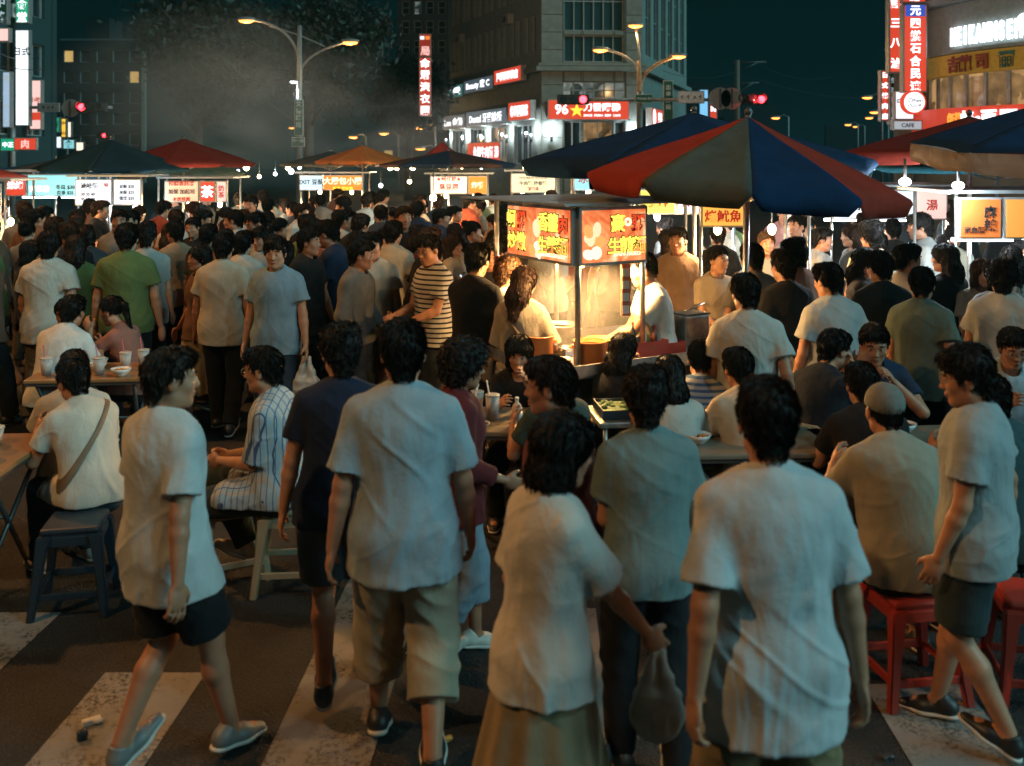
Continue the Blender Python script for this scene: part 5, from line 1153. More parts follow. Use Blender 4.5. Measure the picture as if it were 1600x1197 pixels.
def bowl(label, p, r=.075, h=.055, mat=CERA, fill=SOUP, group=None):
    o = empty('bowl', p, 0, label, 'bowl', group); MB().lathe([(r*.45,0),(r*.5,.006),(r*.85,h*.6),(r,h),(r*.96,h),(r*.8,h*.6)], n=22).build('body', mat, o); m = MB().lathe([(.001,h*.72),(r*.86,h*.72)], n=20); rg = random.Random(int(p[0]*99))
    for i in range(5): m.ball((rg.uniform(-.5,.5)*r, rg.uniform(-.5,.5)*r, h*.76), (.014,.012,.009), seg=8)
    m.build('food', fill, o); return o
def on(bx, by, z=.952): return ms.matrix_basis@Vector((bx,by,z))
pot('yellow broth tub at the left end of the lit counter', on(-.62,.12), .12, .19, plain('amber_plastic',(.65,.38,.08),.3), YSOUP); pot('orange soup tub left of the front post', on(-.64,-.20), .10, .17, plain('orange_tub',(.62,.20,.05),.3), SOUP)
pot('second orange soup tub right of the front post', on(-.42,-.50), .11, .16, MATS['orange_tub'], SOUP); pot('steel soup pot steaming in the middle of the lit stall', on(-.20,.22), .14, .15, STEEL, YSOUP); pot('yellow bowl behind the white cloth on the lit counter', on(-.18,-.28), .10, .12, MATS['amber_plastic'], YSOUP)
tray('red plastic box of bottles and chopsticks on the lit counter', on(.02,-.52), .30, .18, .13, PLAS_R, FOODR, rzm, cat='box', name='condiment_box'); tray('small red tray right of the condiment box', on(.26,-.50), .16, .18, .10, PLAS_R, FOODR, rzm)
tray('steel tray of fried food at the left edge of the lit counter', on(-.72,.42), .26, .22, .06, STEEL, FOODR, rzm); tray('steel tray of white dumplings in front of the pot', on(-.30,-.12), .24, .16, .05, STEEL, PAPER, rzm, seed=4, lumps=20)
m_ = empty('steel_canister', on(.52,-.42), rzm, 'tall square brushed steel canister at the right end of the lit counter', 'canister'); MB().box((0,0,.13), (.22,.18,.26), bev=.012).build('body', STEEL, m_); MB().box((0,0,.267), (.23,.19,.012)).build('lid', DSTEEL, m_); MB().tube([(-.05,0,.28),(.14,0,.33)], .006, 6).build('ladle_handle', STEEL, m_)
c_ = tag(MB().ball((0,0,0), (.085,.06,.04)).ball((.05,.02,.02), (.05,.05,.03)).ball((-.05,-.01,.015), (.04,.05,.03)).build('crumpled_cloth', PAPER), 'crumpled white cloth beside the second orange tub', 'cloth'); c_.location = on(-.30,-.54,.99)
for k, (x, y, h, mt, lb_) in enumerate(((-.06,-.50,.24,BLACKPL,'dark sauce bottle standing in the red box'),(.03,-.50,.22,PAPER,'white sauce bottle in the middle of the red box'),(.11,-.52,.20,plain('brown_sauce',(.12,.03,.015),.3),'brown sauce bottle at the right of the red box'),(.24,-.52,.19,PLAS_R,'red sauce bottle in the small red tray'),(.30,-.46,.21,MATS['amber_plastic'],'yellow sauce bottle in the small red tray'))): bottle(lb_, on(x,y,.975), .024, h, mt)
ck = empty('chopstick_holder', on(.02,-.44,.975), 0, 'bundle of pale chopsticks sticking up from the red box', 'chopsticks'); MB().lathe([(.03,0),(.035,.12)], n=14).build('holder', PAPER, ck)
for k in range(14): a = k*.45; MB().tube([(.012*math.cos(a),.012*math.sin(a),.01),(.035*math.cos(a),.035*math.sin(a),.23)], .003, 4).build('chopstick', plain('pale_wood',(.5,.34,.18),.6), ck)
for k in range(5): tag(o := MB().lathe([(.05,0),(.055,.02),(.001,.02)], n=14).build('paper_plate', PAPER), ['paper plate at the front of the lit counter','paper plate by the left tub','paper plate behind the steel pot','paper plate beside the canister','paper plate at the back left corner of the counter'][k], 'plate', 'paper plates on the lit counter'); o.location = on((-.5,-.74,-.05,.62,-.6)[k], (-.3,-.05,.42,-.15,.5)[k])
# preparation cart with trays in front of the main stall
pc = empty('side_cart', (.72+.15, 6.02, 0), .12, 'low steel side cart with food trays in front of the lit stall', 'cart'); MB().box((0,0,.80), (.78,.42,.035), bev=.008).build('top', STEEL, pc); MB().box((0,.02,.42), (.70,.36,.06)).build('shelf', STEEL, pc)
for sx in (-1,1):
    for sy in (-1,1): MB().tube([(sx*.35,sy*.18,0),(sx*.35,sy*.18,.79)], .014, 8).build('leg', STEEL, pc)
for k, (dx, mt, fl, lb_) in enumerate(((-.25,PLAS_B,FOODG,'blue tray of greens at the left of the side cart'),(-.02,STEEL,FOODR,'steel tray of mixed food in the middle of the side cart'),(.22,PLAS_R,plain('red_sausage',(.45,.10,.05),.4,scale=40,var=.4,bmp=.5),'tray of red sausages at the right of the side cart'))): tray(lb_, (.87+dx,6.02+dx*.12,.82), .21, .30, .05, mt, fl, .12, seed=k)

stall('stall with a yellow sign cut by the left edge', -6.78, 13.2, 0, .55, .8, [(.5,YEL_S,[('豆花',0,.05,.17,REDP),('冰品',0,-.11,.12,REDP)])], e=55, zs=1.55, sh=.46)
stall('stall with a long cyan and green lit sign on the left', -7.55, 16.6, 0, 1.3, .9, [(.36,RED_S,[('燒烤',0,0,.13,WHITE_L)]),(.86,CYAN_S,[('青草茶',-.22,-.06,.11,WHITE_L),('冬瓜 $30',.2,-.03,.08,BLACKP),('紅茶 $25',.2,-.12,.07,BLACKP)])], warm=False, e=70, zs=1.72, sh=.36, tube=True)
stall('stall with a white menu board of black prices on the left', -6.15, 15.6, 0, 1.0, .8, [(.58,WHITE_S,[('滷味麵',-.06,.10,.09,BLACKP),('30 35 40',-.08,-.03,.06,BLACKP),('45 50 60',-.08,-.10,.06,BLACKP),('特',.2,.11,.07,REDP)]),(.44,WHITE_S,[('豆漿 $20',0,.09,.06,BLACKP),('米漿 $25',0,.0,.06,BLACKP),('蛋餅 $35',0,-.09,.06,BLACKP)])], warm=False, e=60, zs=1.62, sh=.40)
stall('stall with red bordered signs and a big red cup picture', -5.0, 16.2, 0, 1.0, .8, [(.56,glow('cream_red_sign',(.85,.50,.32),.8),[('招牌蔥抓餅',0,.13,.08,REDP),('加蛋 加起司',0,.0,.08,BLACKP),('本店推薦',0,-.12,.07,REDP)]),(.26,RED_S,[('茶',0,0,.2,WHITE_L)]),(.18,PINKW,[('奶\n茶',0,0,.1,REDP)])], e=80, zs=1.64, sh=.34)
stall('stall with a pale blue and an orange lit sign under the orange umbrella', -3.75, 21.2, 0, 1.35, .9, [(.5,glow('pale_blue_sign',(.5,.72,.85),.8),[('EXIT 豆漿',0,.02,.12,BLACKP)]),(.82,ORANGE_S,[('大腸包小腸',0,.04,.16,WHITE_W),('香腸 糯米腸',0,-.12,.08,YEL_L)])], e=85, zs=1.66, sh=.32)
stall('stall with red and white lit boards in the middle distance', -1.05, 20.2, 0, 1.15, .9, [(.75,glow('white_red_sign',(1,.80,.62),1.0),[('★蚵仔煎★',0,.12,.10,REDP),('臭豆腐',0,-.03,.13,REDP)]),(.4,ORANGE_S,[('炸雞',0,0,.13,WHITE_W)])], e=85, zs=1.62, sh=.36)
stall('stall with a cream menu sign above the roof of the lit stall', .42, 18.5, 0, .9, .8, [(.82,glow('cream_menu',(.80,.74,.45),.8),[('HANDMADE NOODLES',0,.10,.05,BLACKP),('牛肉麵 陽春麵',0,0,.08,BLACKP),('餛飩湯',0,-.1,.07,REDP)])], e=75, zs=1.70, sh=.36)
stall('stall with a red and yellow dish sign under the navy umbrella', 1.45, 15.5, 0, 1.05, .8, [(.30,CYAN_S,[('冰',0,0,.15,REDP)]),(.62,glow('deep_red_orange_sign',(.75,.14,.03),.9),[('臭豆腐',0,.07,.15,YEL_L),('大腸麵線',0,-.1,.12,YEL_L)])], e=75, zs=1.85, sh=.36)
stall('stall with yellow and white picture signs behind the lit stall', 1.95, 11.5, 0, 1.1, .8, [(.42,glow('yellow_green_sign',(.75,.68,.12),.8),[('雞排',0,0,.12,REDP)]),(.36,WHITE_S,[('魚丸',0,0,.12,REDP)]),(.28,GREEN_S,[('菜',0,0,.12,WHITE_L)])], e=70, zs=1.72, sh=.28, warm=False)
stall('silver framed stall with shelves under the big striped umbrella', 2.15, 9.2, 0, 1.0, .8, [(.4,glow('orange_yellow_strip',(.95,.45,.08),.7),[('烤魷魚',0,0,.11,REDP)])], e=60, zs=1.74, sh=.2)
rs = stall('stall with orange menu signs on the right edge', 4.72, 9.35, 0, 1.55, .95, [(.40,glow('orange_menu_face',(.62,.15,.03),.6),[('麻\n辣',.08,0,.11,BLACKP),('米血糕',-.06,-.10,.06,BLACKP)]),(1.1,glow('orange_yellow_menu',(.75,.28,.05),.65),[('美味美味',.0,.12,.08,GREEN_S),('雞 50  魚 60  肉 45',-.05,0,.07,REDP),('蛋 15  菜 20  湯 30',-.05,-.10,.07,REDP)])], e=34, zs=1.63, sh=.37, warm=False, bulbs=[(-.4,-.2),(.35,0)], tube=True)
r0 = MB().tube([(0,-.02,0),(0,0,0)], .001, 16).build('face_disc', WHITE_L, rs) if False else None
for k, (px, py) in enumerate(((1414,284),(1497,290))):
    p = at(px, py, 8.6); o = empty('hanging_lamp', p, 0, ['bright white lamp hanging under the right umbrellas, left one','bright white lamp hanging under the right umbrellas, right one'][k], 'lamp', 'white lamps under the right umbrellas'); MB().ball((0,0,0), (.05,.05,.035)).build('bulb', glow('cold_bulb_glass',(.85,.95,1),25), o); MB().tube([(0,0,.03),(0,0,.2)], .012, 6).build('socket', DSTEEL, o); add_light(o, (0,0,-.09), 38, (.78,.92,1))
stall('far right stall with pale blue lit panels behind the crowd', 4.55, 12.5, 0, 1.4, .9, [(.5,WHITE_S,[('滷味',0,0,.14,BLACKP)]),(.5,WHITE_S,[('果汁',0,0,.14,BLACKP)]),(.4,PINKW,[('湯',0,0,.14,REDP)])], warm=False, e=80, zs=1.60, sh=.36, tube=True)
tray('tray of red sausages and white paper on the right edge stall', (4.75,9.0,.952), .6, .25, .06, STEEL, MATS['red_sausage'], 0, seed=3, lumps=30)
# bare star-like bulb over the crowd
b_ = at(677, 309, 15.0); o = empty('hanging_lamp', b_, 0, 'bare warm bulb shining over the crowd left of the lit stall', 'lamp'); MB().ball((0,0,0), .05).build('bulb', glow('star_bulb_glass',(1,.72,.40),60), o); MB().tube([(0,0,.03),(0,0,.5)], .008, 6).build('cord', DSTEEL, o); add_light(o, (0,0,-.1), 110, (1,.62,.3))
def bulbs_row():
    rg = random.Random(5); k = 0
    for px, py, D in ((385,262,24),(372,268,25),(352,258,26),(455,268,26),(468,262,27),(430,272,25),(645,262,26),(672,258,27),(700,262,27),(722,260,28),(752,262,28),(785,258,28),(610,262,26),(520,258,28),(405,276,24),(505,284,23),(640,284,22),(820,262,26),(838,258,27),(595,290,22),(748,290,22)):
        o = empty('market_bulb', at(px, py, D), 0, 'small bulb shining over the far stalls behind the crowd', 'lamp', 'small bulbs over the far stalls'); warm = rg.random() < .65
        MB().ball((0,0,0), .045 if k % 3 else .07, seg=8).build('bulb', BULB if warm else TUBE, o); MB().tube([(0,0,.03),(0,0,.35)], .008, 4).build('cord', DSTEEL, o); k += 1
bulbs_row()
for px, D, e, c in ((330,23,150,(1,.7,.4)),(620,25,150,(1,.65,.35)),(450,25,150,(.85,.95,1))):
    o = empty('market_bulb', at(px, 262, D), 0, 'brighter bulb over the far stalls '+{330:'right of the dark red umbrella',620:'right of the orange umbrella',450:'under the green road sign'}[px], 'lamp'); MB().ball((0,0,0), .06, seg=10).build('bulb', BULB, o); MB().tube([(0,0,.03),(0,0,.35)], .008, 4).build('cord', DSTEEL, o); add_light(o, (0,0,-.12), e, c)
smoke('steam rising from the pots inside the lit stall', (cc.x-.05, cc.y-.05, 1.27), (.60,.60,.38), 1.2, (.95,.92,.88), (1.6,1.6,1.2), 4, (.35,.8))

# ------------------------------------------------------------------ tables and stools
def stool_proto(mat):
    s = empty('plastic_stool', (0,0,-50), 0); m = MB(); m.box((0,0,.435), (.29,.29,.035), bev=.015).box((0,0,.405), (.275,.275,.03)); m.build('seat', mat, s)
    lm = MB()
    q = [((.135,.42),(.175,0))]
    for sx in (-1,1):
        for sy in (-1,1):
            m = MB(); v = []
            for z, c_, w_ in ((.415,.122,.075),(.36,.134,.058),(.22,.150,.046),(0,.178,.038)):
                v.append([m.b.verts.new((sx*(c_+a*w_/2), sy*(c_+b*w_/2), z)) for a, b in ((-1,-1),(1,-1),(1,1),(-1,1))])
            for a, b in zip(v, v[1:]):
                for k in range(4): m.b.faces.new((a[k],a[(k+1)%4],b[(k+1)%4],b[k]))
            m.b.faces.new(v[0][::-1]); m.b.faces.new(v[-1]); bmesh.ops.recalc_face_normals(m.b, faces=m.b.faces[:]); bmesh.ops.bevel(m.b, geom=m.b.edges[:], offset=.006, segments=2, affect='EDGES'); m.build('leg', mat, s)
    for k in range(4):
        M = Matrix.Rotation(k*math.pi/2, 4, 'Z'); MB().box((0,-.163,.115), (.29,.016,.035), bev=.004).build('rail', mat, s, M); MB().box((0,-.137,.385), (.22,.018,.05), bev=.004).build('apron', mat, s, M)
    return s
ST_R, ST_B, ST_W = stool_proto(PLAS_R), stool_proto(PLAS_B), stool_proto(plain('cream_plastic',(.34,.27,.17),.45,var=.06))
def stool(proto, X, Y, rz, label, group='plastic stools'):
    c = proto if proto.location.z < -40 else copy_tree(proto); c.location = (X,Y,0); c.rotation_euler = (0,0,rz); return tag(c, label, 'stool', group)
TOPB = plain('brown_table_top', (.30,.15,.06), .35, scale=3); TOPG = plain('pale_table_top', (.20,.17,.13), .35, scale=3)
def ftable(label, X, Y, rz, w, d, mat, h=.74):
    t = empty('folding_table', (X,Y,0), rz, label, 'table'); MB().box((0,0,h-.015), (w,d,.03), bev=.008).build('table_top', mat, t); MB().box((0,0,h-.04), (w-.02,d-.02,.02)).build('apron', DSTEEL, t)
    for sx in (-1,1):
        MB().tube([(sx*(w/2-.08),-d/2+.04,h-.04),(sx*(w/2-.16),d/2-.05,.01)], .014, 8).build('leg', DSTEEL, t); MB().tube([(sx*(w/2-.08),d/2-.04,h-.04),(sx*(w/2-.16),-d/2+.05,.01)], .014, 8).build('leg', DSTEEL, t)
    MB().tube([(-w/2+.12,0,.38),(w/2-.12,0,.38)], .011, 6).build('crossbar', DSTEEL, t); return t
ftable('brown folding table with drinks on the lower left', -3.22, 5.45, .05, 1.15, .75, TOPB); ftable('small table covered with food at the upper left', -3.15, 7.55, .1, .85, .6, TOPB)
ftable('pale table with drinks in the centre below the lit stall', -.02, 6.15, -.1, .95, .6, TOPG); ftable('pale table in the middle behind the seated diners', 1.38, 5.75, .05, .95, .65, TOPG); ftable('pale table of the diners on the right', 2.35, 5.65, .1, 1.15, .7, TOPG)
T = .742
for k, (x, y, r, h, dr, st, lb_) in enumerate(((-3.02,5.58,.045,.13,DRINK,PAPER,'clear iced tea cup at the left back of the brown table'),(-2.88,5.68,.05,.12,plain('milk_tea',(.42,.26,.15),.3),PINKS,'milk tea cup with a pink straw on the brown table'),(-2.80,5.42,.045,.13,MATS['milk_tea'],PAPER,'milk tea cup with a white straw on the brown table'),(-2.70,5.60,.06,.09,MATS['milk_tea'],PAPER,'short wide pink milk cup on the brown table'),(-2.62,5.36,.065,.11,MATS['milk_tea'],None,'large pale drink nearest the diner on the brown table'),(-2.98,5.36,.04,.12,BLACKPL,None,'dark cola cup on the brown table'),(-2.78,5.22,.04,.10,DRINK,None,'small dark tea glass at the front of the brown table'))): cup(lb_, (x-.22,y,T), r, h, dr, st, .2+.4*k)
for k, (x, y, lb_) in enumerate(((-2.72,5.14,'small plate with chopsticks at the front of the brown table'),(-2.95,5.18,'white napkin plate at the front left of the brown table'))):
    o = empty('plate', (x-.2,y,T), .4, lb_, 'plate'); MB().lathe([(.04,0),(.075,.012),(.07,.014),(.001,.006)], n=20).build('dish', CERA, o); MB().tube([(-.08,-.02,.02),(.09,.02,.018)], .003, 4).tube([(-.08,0,.02),(.09,.035,.018)], .003, 4).build('chopsticks', BLACKPL, o)
rg = random.Random(3)
for k in range(9):
    x, y = -3.15+[-.3,-.12,.08,.26,-.2,.0,.2,-.05,.3][k], 7.5+[-.12,-.16,-.1,-.14,.08,.05,.1,.2,.2][k]
    [cup, bowl][k % 2](['tall glass','orange bowl','iced cup','small red bowl','clear cup','noodle bowl','short cup','soup bowl','tea cup'][k]+' on the crowded upper left table, '+['front left','front centre left','front centre right','front right','middle left','middle','middle right','back centre','back right'][k], (x,y,T))
for k, (x, y, a, lb_) in enumerate(((-.22,6.2,.1,'tall clear tea cup with a white straw on the centre table'),(-.12,6.12,.5,'orange drink cup with a straw on the centre table'),(-.26,6.02,.8,'red drink cup on the centre table'))): cup(lb_, (x,y,T), .045, .15, [SOUP,DRINK,PLAS_R][k], PAPER, a)
bottle('small clear bottle with a white cap on the centre table', (.03,6.0,T), .032, .17, CLEARP, WHITEP, lab=WHITEP); bowl('white bowl on the centre table', (-.2,5.95,T), .07, .03, CERA, FOODR); bowl('noodle bowl at the right of the centre table', (.22,6.15,T))
for k, (x, y, lb_) in enumerate(((1.15,5.95,'green tea glass on the middle table'),(1.30,5.70,'clear cup at the front of the middle table'),(1.5,5.9,'iced drink at the right of the middle table'))): cup(lb_, (x,y,T), .045, .12, [plain('green_tea',(.12,.16,.05),.3),DRINK,SOUP][k], None if k == 0 else PAPER, .3)
bowl('soup bowl on the middle table', (1.05,5.62,T)); bowl('red soup bowl at the back of the middle table', (1.4,5.98,T), .07, .05, PLAS_R)
bottle('small red sauce jar on the right table', (2.08,5.62,T), .035, .13, plain('chilli_sauce',(.6,.14,.04),.25), CLEARP); cup('orange juice cup on the right table', (2.2,5.8,T), .045, .13, SOUP, PAPER, .2)
bowl('white bowl of the man with the hand on his chin', (2.3,5.85,T)); bowl('bowl in the middle of the right table', (2.5,5.6,T)); bowl('white bowl at the right of the right table', (2.75,5.8,T)); cup('clear cup behind the sauce jar on the right table', (2.02,5.78,T), .04, .11, DRINK, None)
stool(ST_R, 1.76, 4.42, .15, 'bright red plastic stool under the man in the tan shirt and cap'); stool(ST_R, 2.30, 4.38, -.2, 'red plastic stool at the right edge'); stool(ST_B, -2.30, 5.25, .2, 'dark blue grey plastic stool at the brown table'); stool(ST_W, -1.22, 5.50, .1, 'cream plastic stool under the man in the striped shirt')
stool(ST_W, -1.60, 5.62, .5, 'empty cream plastic stool left of the man in the striped shirt'); 
# litter on the road
for p, sz, mt, lb_ in ((at(143,1133,1),(.075,.03,.012),PAPER,'crumpled white wrapper on the asphalt at the lower left'),(at(128,1158,1),(.04,.03,.02),PLAS_B,'small dark bottle cap on the asphalt below the wrapper'),(at(700,1160,1),(.03,.02,.01),MATS['amber_plastic'],'small orange wrapper by the black sneaker'),(at(1385,1186,1),(.05,.02,.006),DSTEEL,'dark scrap on the stripe at the lower right')):
    t = CAMH/(CAMH-p.z); P = Vector((p.x*t, t, 0)); m = MB(); m.box((0,0,sz[2]), (sz[0],sz[1],sz[2]*2), rz=.6, bev=sz[2]*.4); m.ball((sz[0]*.35,0,sz[2]*1.3), (sz[0]*.3,sz[1]*.6,sz[2])); o = tag(m.build('litter', mt), lb_, 'litter'); o.location = P+Vector((0,0,.005))
# assumed unseen street lamps that light the crossing; crowd-side one added for warm light
for X, Y, e, c, lb_ in ((-8.5,-.6,950,(1,.55,.21),'assumed unseen sodium street lamp on the pavement behind the camera on the left'),(-9.6,9.5,1400,(1,.42,.12),'added sodium street lamp out of view on the left, warming the crowd'),(7.5,-1.5,420,(.5,.85,.95),'assumed unseen white street lamp on the pavement behind the camera on the right')):
    o = empty('street_lamp', (X,Y,0), 0, lb_, 'street lamp'); MB().tube([(0,0,0),(0,0,8),(-math.copysign(.4,X),.2,8.6),(-math.copysign(1.6,X),.5,8.7)], [.10,.08,.06,.05], 10).build('pole', POLE, o); lamp_head(o, Vector((-math.copysign(1.7,X),.5,8.68)), 1, e, c)
# ------------------------------------------------------------------ people
WHT, OFFW, GRYB, GRY, BLK, NVY, TAN, MAROON, OLIVE = (.58,.58,.56), (.50,.47,.40), (.30,.36,.40), (.24,.25,.25), (.014,.014,.016), (.015,.022,.045), (.30,.27,.21), (.11,.018,.02), (.10,.12,.06)
KHAKI, BEIG, DARKB, LTBLUE, BROWN, RUST, PINK = (.26,.20,.12), (.38,.33,.24), (.022,.028,.036), (.30,.42,.52), (.12,.07,.045), (.30,.09,.05), (.42,.24,.22)
OCC = []       # occupied spots
def ppos(px, pytop, ztop): Y = FPX*(CAMH-ztop)/(pytop-HOR); return (px-800)/FPX*Y, Y
def P(kit, px, py, H, yaw, label, shirt, pants, ztop=None, **kw):
    X, Y = ppos(px, py, ztop or H); OCC.append((X, Y)); return person(kit, X, Y, yaw, H, label, shirt, pants, **kw)
Hh = .0065; rel = {'curl':.5}
# walking poses
k_C = Kit(pose(feet=[(-.11,.20,.10),(.12,-.22,.15)], toe=(12,-28), hands=[(-.27,-.04,.84),(.26,.08,.86)], head=(4,-4), bw=1.02), top='collar', bottom='cropped', loose=.022, ploose=.012, hem=-.19, amp=.018, h=Hh, seed=3, flare=.02, sleeve=.80)
P(k_C, 630, 497, 1.73, 3, 'person in a grey blue shirt and beige cropped trousers from behind, front middle', GRYB, BEIG, hairst='short', shoes=(.02,.022,.025))
k_A = Kit(pose(feet=[(-.08,-.15,.14),(.12,.24,.09)], toe=(-30,5), hands=[(-.28,.14,.88),(.27,-.12,.86)], head=(-25,2), bw=1.0), top='tee', bottom='shorts', loose=.025, hem=-.20, ploose=.015, amp=.016, h=Hh, seed=4, sleeve=.72)
P(k_A, 258, 540, 1.63, -38, 'person in white tee, black shorts and grey sneakers striding over the crossing', (.48,.50,.50), BLK, hairst='short', hairc=(.022,.013,.009), shoes=(.17,.17,.165))
k_B = Kit(pose(feet=[(-.06,-.20,.15),(.12,.16,.09)], toe=(-32,0), hands=[(-.27,.02,.84),(.27,.06,.85)], head=(18,4), lean=3), bottom='shorts', loose=.015, ploose=.02, h=Hh, seed=5, amp=.012)
P(k_B, 533, 507, 1.62, 5, 'person in a navy tee and dark blue shorts walking left of the grey blue shirt', NVY, (.05,.07,.085), hairst='messy', shoes=(.03,.05,.07))
k_D = Kit(pose(feet=[(-.08,.12,.09),(.10,-.16,.13)], toe=(5,-25), bw=.88, head=(-8,8), hands=[(-.24,.08,.85),(.2,.20,1.0)]), female=True, top='open', bottom='cropped', loose=.025, hem=-.16, h=Hh, seed=6, sleeve=1.7, amp=.012)
P(k_D, 716, 530, 1.50, -72, 'curly haired person in a dark red cardigan facing right behind the grey blue shirt', MAROON, (.20,.26,.32), hairst='curly', shoes=(.6,.57,.5), pmat=DENIM)
k_E = Kit(pose(feet=[(-.09,.10,.09),(.09,-.12,.12)], toe=(4,-20), bw=.86, head=(-4,12), lean=4, hands=[(-.16,.14,.90,rel),(.12,.36,.92,{'curl':.7})]), female=True, top='tee', bottom='skirt', loose=.025, hem=-.12, h=.006, seed=7, amp=.014, sleeve=.8)
P(k_E, 848, 640, 1.58, -62, 'person with a black bob, white tee and khaki skirt walking right in front', (.52,.50,.46), KHAKI, hairst='bob', shoes=(.2,.15,.1))
k_F = Kit(pose(feet=[(-.10,.16,.09),(.12,-.16,.13)], toe=(8,-25), hands=[(-.25,-.10,.86),(.26,-.04,.84)], head=(-10,3), bw=.98), top='tee', bottom='long', loose=.024, hem=-.22, h=.006, seed=9, amp=.018, flare=.02, sleeve=.80, ploose=.02)
P(k_F, 1202, 588, 1.72, 6, 'person in a large white shirt with tan trousers walking away in the front right', (.46,.48,.49), (.26,.19,.10), hairst='short', shoes=(.02,.02,.02))
k_G = Kit(pose(feet=[(-.09,.10,.09),(.10,-.12,.12)], toe=(4,-18), bw=.95, head=(-12,4), lean=2, hands=[(-.10,.26,.98,{'curl':.8}),(.24,.12,.86)]), top='tee', bottom='long', loose=.02, hem=-.12, h=Hh, seed=11, amp=.013)
P(k_G, 1012, 575, 1.56, 8, 'person in a dull teal tee between the black bob and the large white shirt', (.16,.22,.22), BLK, hairst='messy', shoes=(.03,.03,.03))
P(k_B, 878, 555, 1.58, 60, 'person in a dark rust tee turned left behind the black bob', (.12,.035,.03), BLK, hairst='short', hairc=(.02,.012,.01))
k_I = Kit(pose(feet=[(-.08,-.14,.13),(.12,.18,.09)], toe=(-25,5), hands=[(-.24,.10,.86),(.26,-.08,.86)], head=(15,10), bw=1.0), bottom='shorts', loose=.03, hem=-.15, ploose=.015, h=Hh, seed=12, amp=.013)
P(k_I, 1525, 540, 1.60, 55, 'person with glasses, a pale grey tee and dark shorts walking left on the right side', (.30,.34,.35), (.03,.045,.05), hairst='messy', extras=('glasses',), shoes=(.02,.02,.02))
# seated poses (seat 0.45)
seat = dict(hp=.555)
FT = [(-.14,.40,.085),(.15,.36,.085)]
k_K = Kit(pose(hp=.56, lean=14, slouch=10, feet=[(-.20,.36,.085),(.22,.34,.085)], hands=[(-.16,.42,.86),(.16,.42,.86)], head=(0,10), bw=1.06), top='tee', bottom='shorts', hem=-.075, h=.006, seed=13, amp=.015, loose=.018, sleeve=.70)
P(k_K, 1415, 622, 1.72, 4, 'seated person in a tan tee and grey cap on the bright red stool', TAN, BLK, ztop=1.285, extras=('beanie',), hairc=(.16,.16,.15), shoes=(.03,.03,.03))
k_L = Kit(pose(hp=.555, lean=-2, slouch=14, feet=[(-.10,.50,.085),(.10,.22,.19)], toe=(0,-18), hands=[(-.06,.30,.70,{'dir':(.4,.8,-.3),'curl':1.0}),(.06,.30,.70,{'dir':(-.4,.8,-.3),'curl':1.0})], knee=[None,(.2,1,.6)], head=(0,6)), top='collar', bottom='long', hem=-.075, h=.006, seed=14, amp=.012, loose=.02, sleeve=.9)
P(k_L, 432, 560, 1.70, 82, 'seated person with glasses in a pinstriped pale blue shirt facing left, hands in the lap', (.36,.44,.50), (.035,.05,.05), ztop=1.25, hairst='short', extras=('glasses',), smat=CLOTH_V, shoes=(.62,.58,.50))
k_M = Kit(pose(hp=.555, lean=18, slouch=12, feet=FT, hands=[(-.14,.44,.84),(.12,.44,.84)], head=(5,12)), top='tee', bottom='long', hem=-.06, h=.0075, seed=15, amp=.011, loose=.012)
P(k_M, 80, 470, 1.72, -12, 'seated person in a white tee and dark belt at the upper left table', WHT, BLK, ztop=1.27, hairst='short')
P(k_M, 146, 572, 1.62, 48, 'seated person in a white tee, bag strap across the back, at the brown table', (.52,.49,.43), (.04,.06,.075), ztop=1.20, hairst='short', shoes=(.5,.48,.42))
P(k_M, 112, 556, 1.60, 20, 'seated person half hidden behind the bag strap wearer at the brown table', (.45,.44,.40), BLK, ztop=1.20, hairst='short', hairc=(.03,.018,.012))
k_N = Kit(pose(hp=.555, lean=16, slouch=10, feet=FT, bw=.86, hands=[(-.06,.40,1.00,{'dir':(.1,.5,.7),'curl':.9}),(.12,.42,.84)], elbow=[(-.6,.1,-1),None], head=(0,14)), female=True, top='tee', bottom='long', hem=-.06, h=.0075, seed=16, amp=.010)
P(k_N, 214, 473, 1.64, 78, 'seated ponytailed person in dusty rose eating at the upper left table', (.30,.13,.10), BLK, ztop=1.18, hairst='ponytail')
P(k_N, 114, 476, 1.62, 190, 'seated person in a grey blue top facing the camera behind the upper left table', (.14,.18,.21), BLK, ztop=1.13, hairst='ponytail')
P(k_N, 815, 526, 1.60, 175, 'seated black bobbed person in black facing the camera at the centre table', BLK, BLK, ztop=1.15, hairst='bob')
k_Q = Kit(pose(hp=.555, lean=14, slouch=8, feet=[(-.16,.40,.085),(.16,.38,.085)], hands=[(-.10,.28,.95,{'dir':(.4,.3,.6),'curl':1.0}),(.10,.27,1.04,{'dir':(-.35,.0,1),'palm':(-.2,-1,0),'curl':1.1})], elbow=[(-.7,.5,-1),(.4,.6,-1)], head=(-4,16)), top='tee', bottom='long', hem=-.06, h=.006, seed=17, amp=.011, loose=.012)
P(k_Q, 1355, 512, 1.74, 172, 'seated person in a navy tee facing the camera, hand at the chin', (.02,.035,.07), BLK, ztop=1.25, hairst='short')
P(k_Q, 1266, 535, 1.70, -58, 'seated person with glasses and a black tee in profile facing right at the right table', (.012,.014,.022), BLK, ztop=1.22, hairst='short', extras=('glasses',))
k_R = Kit(pose(hp=.555, lean=15, slouch=10, feet=FT, hands=[(-.12,.38,.80,{'curl':.9}),(.10,.40,.84,{'curl':.9})], head=(-2,18)), top='collar', bottom='long', hem=-.06, h=.0065, seed=18, amp=.011, loose=.015)
P(k_R, 1563, 519, 1.72, 172, 'seated smiling person with glasses in a pale blue collared shirt at the right edge', (.36,.46,.52), BLK, ztop=1.22, hairst='short', extras=('glasses',))
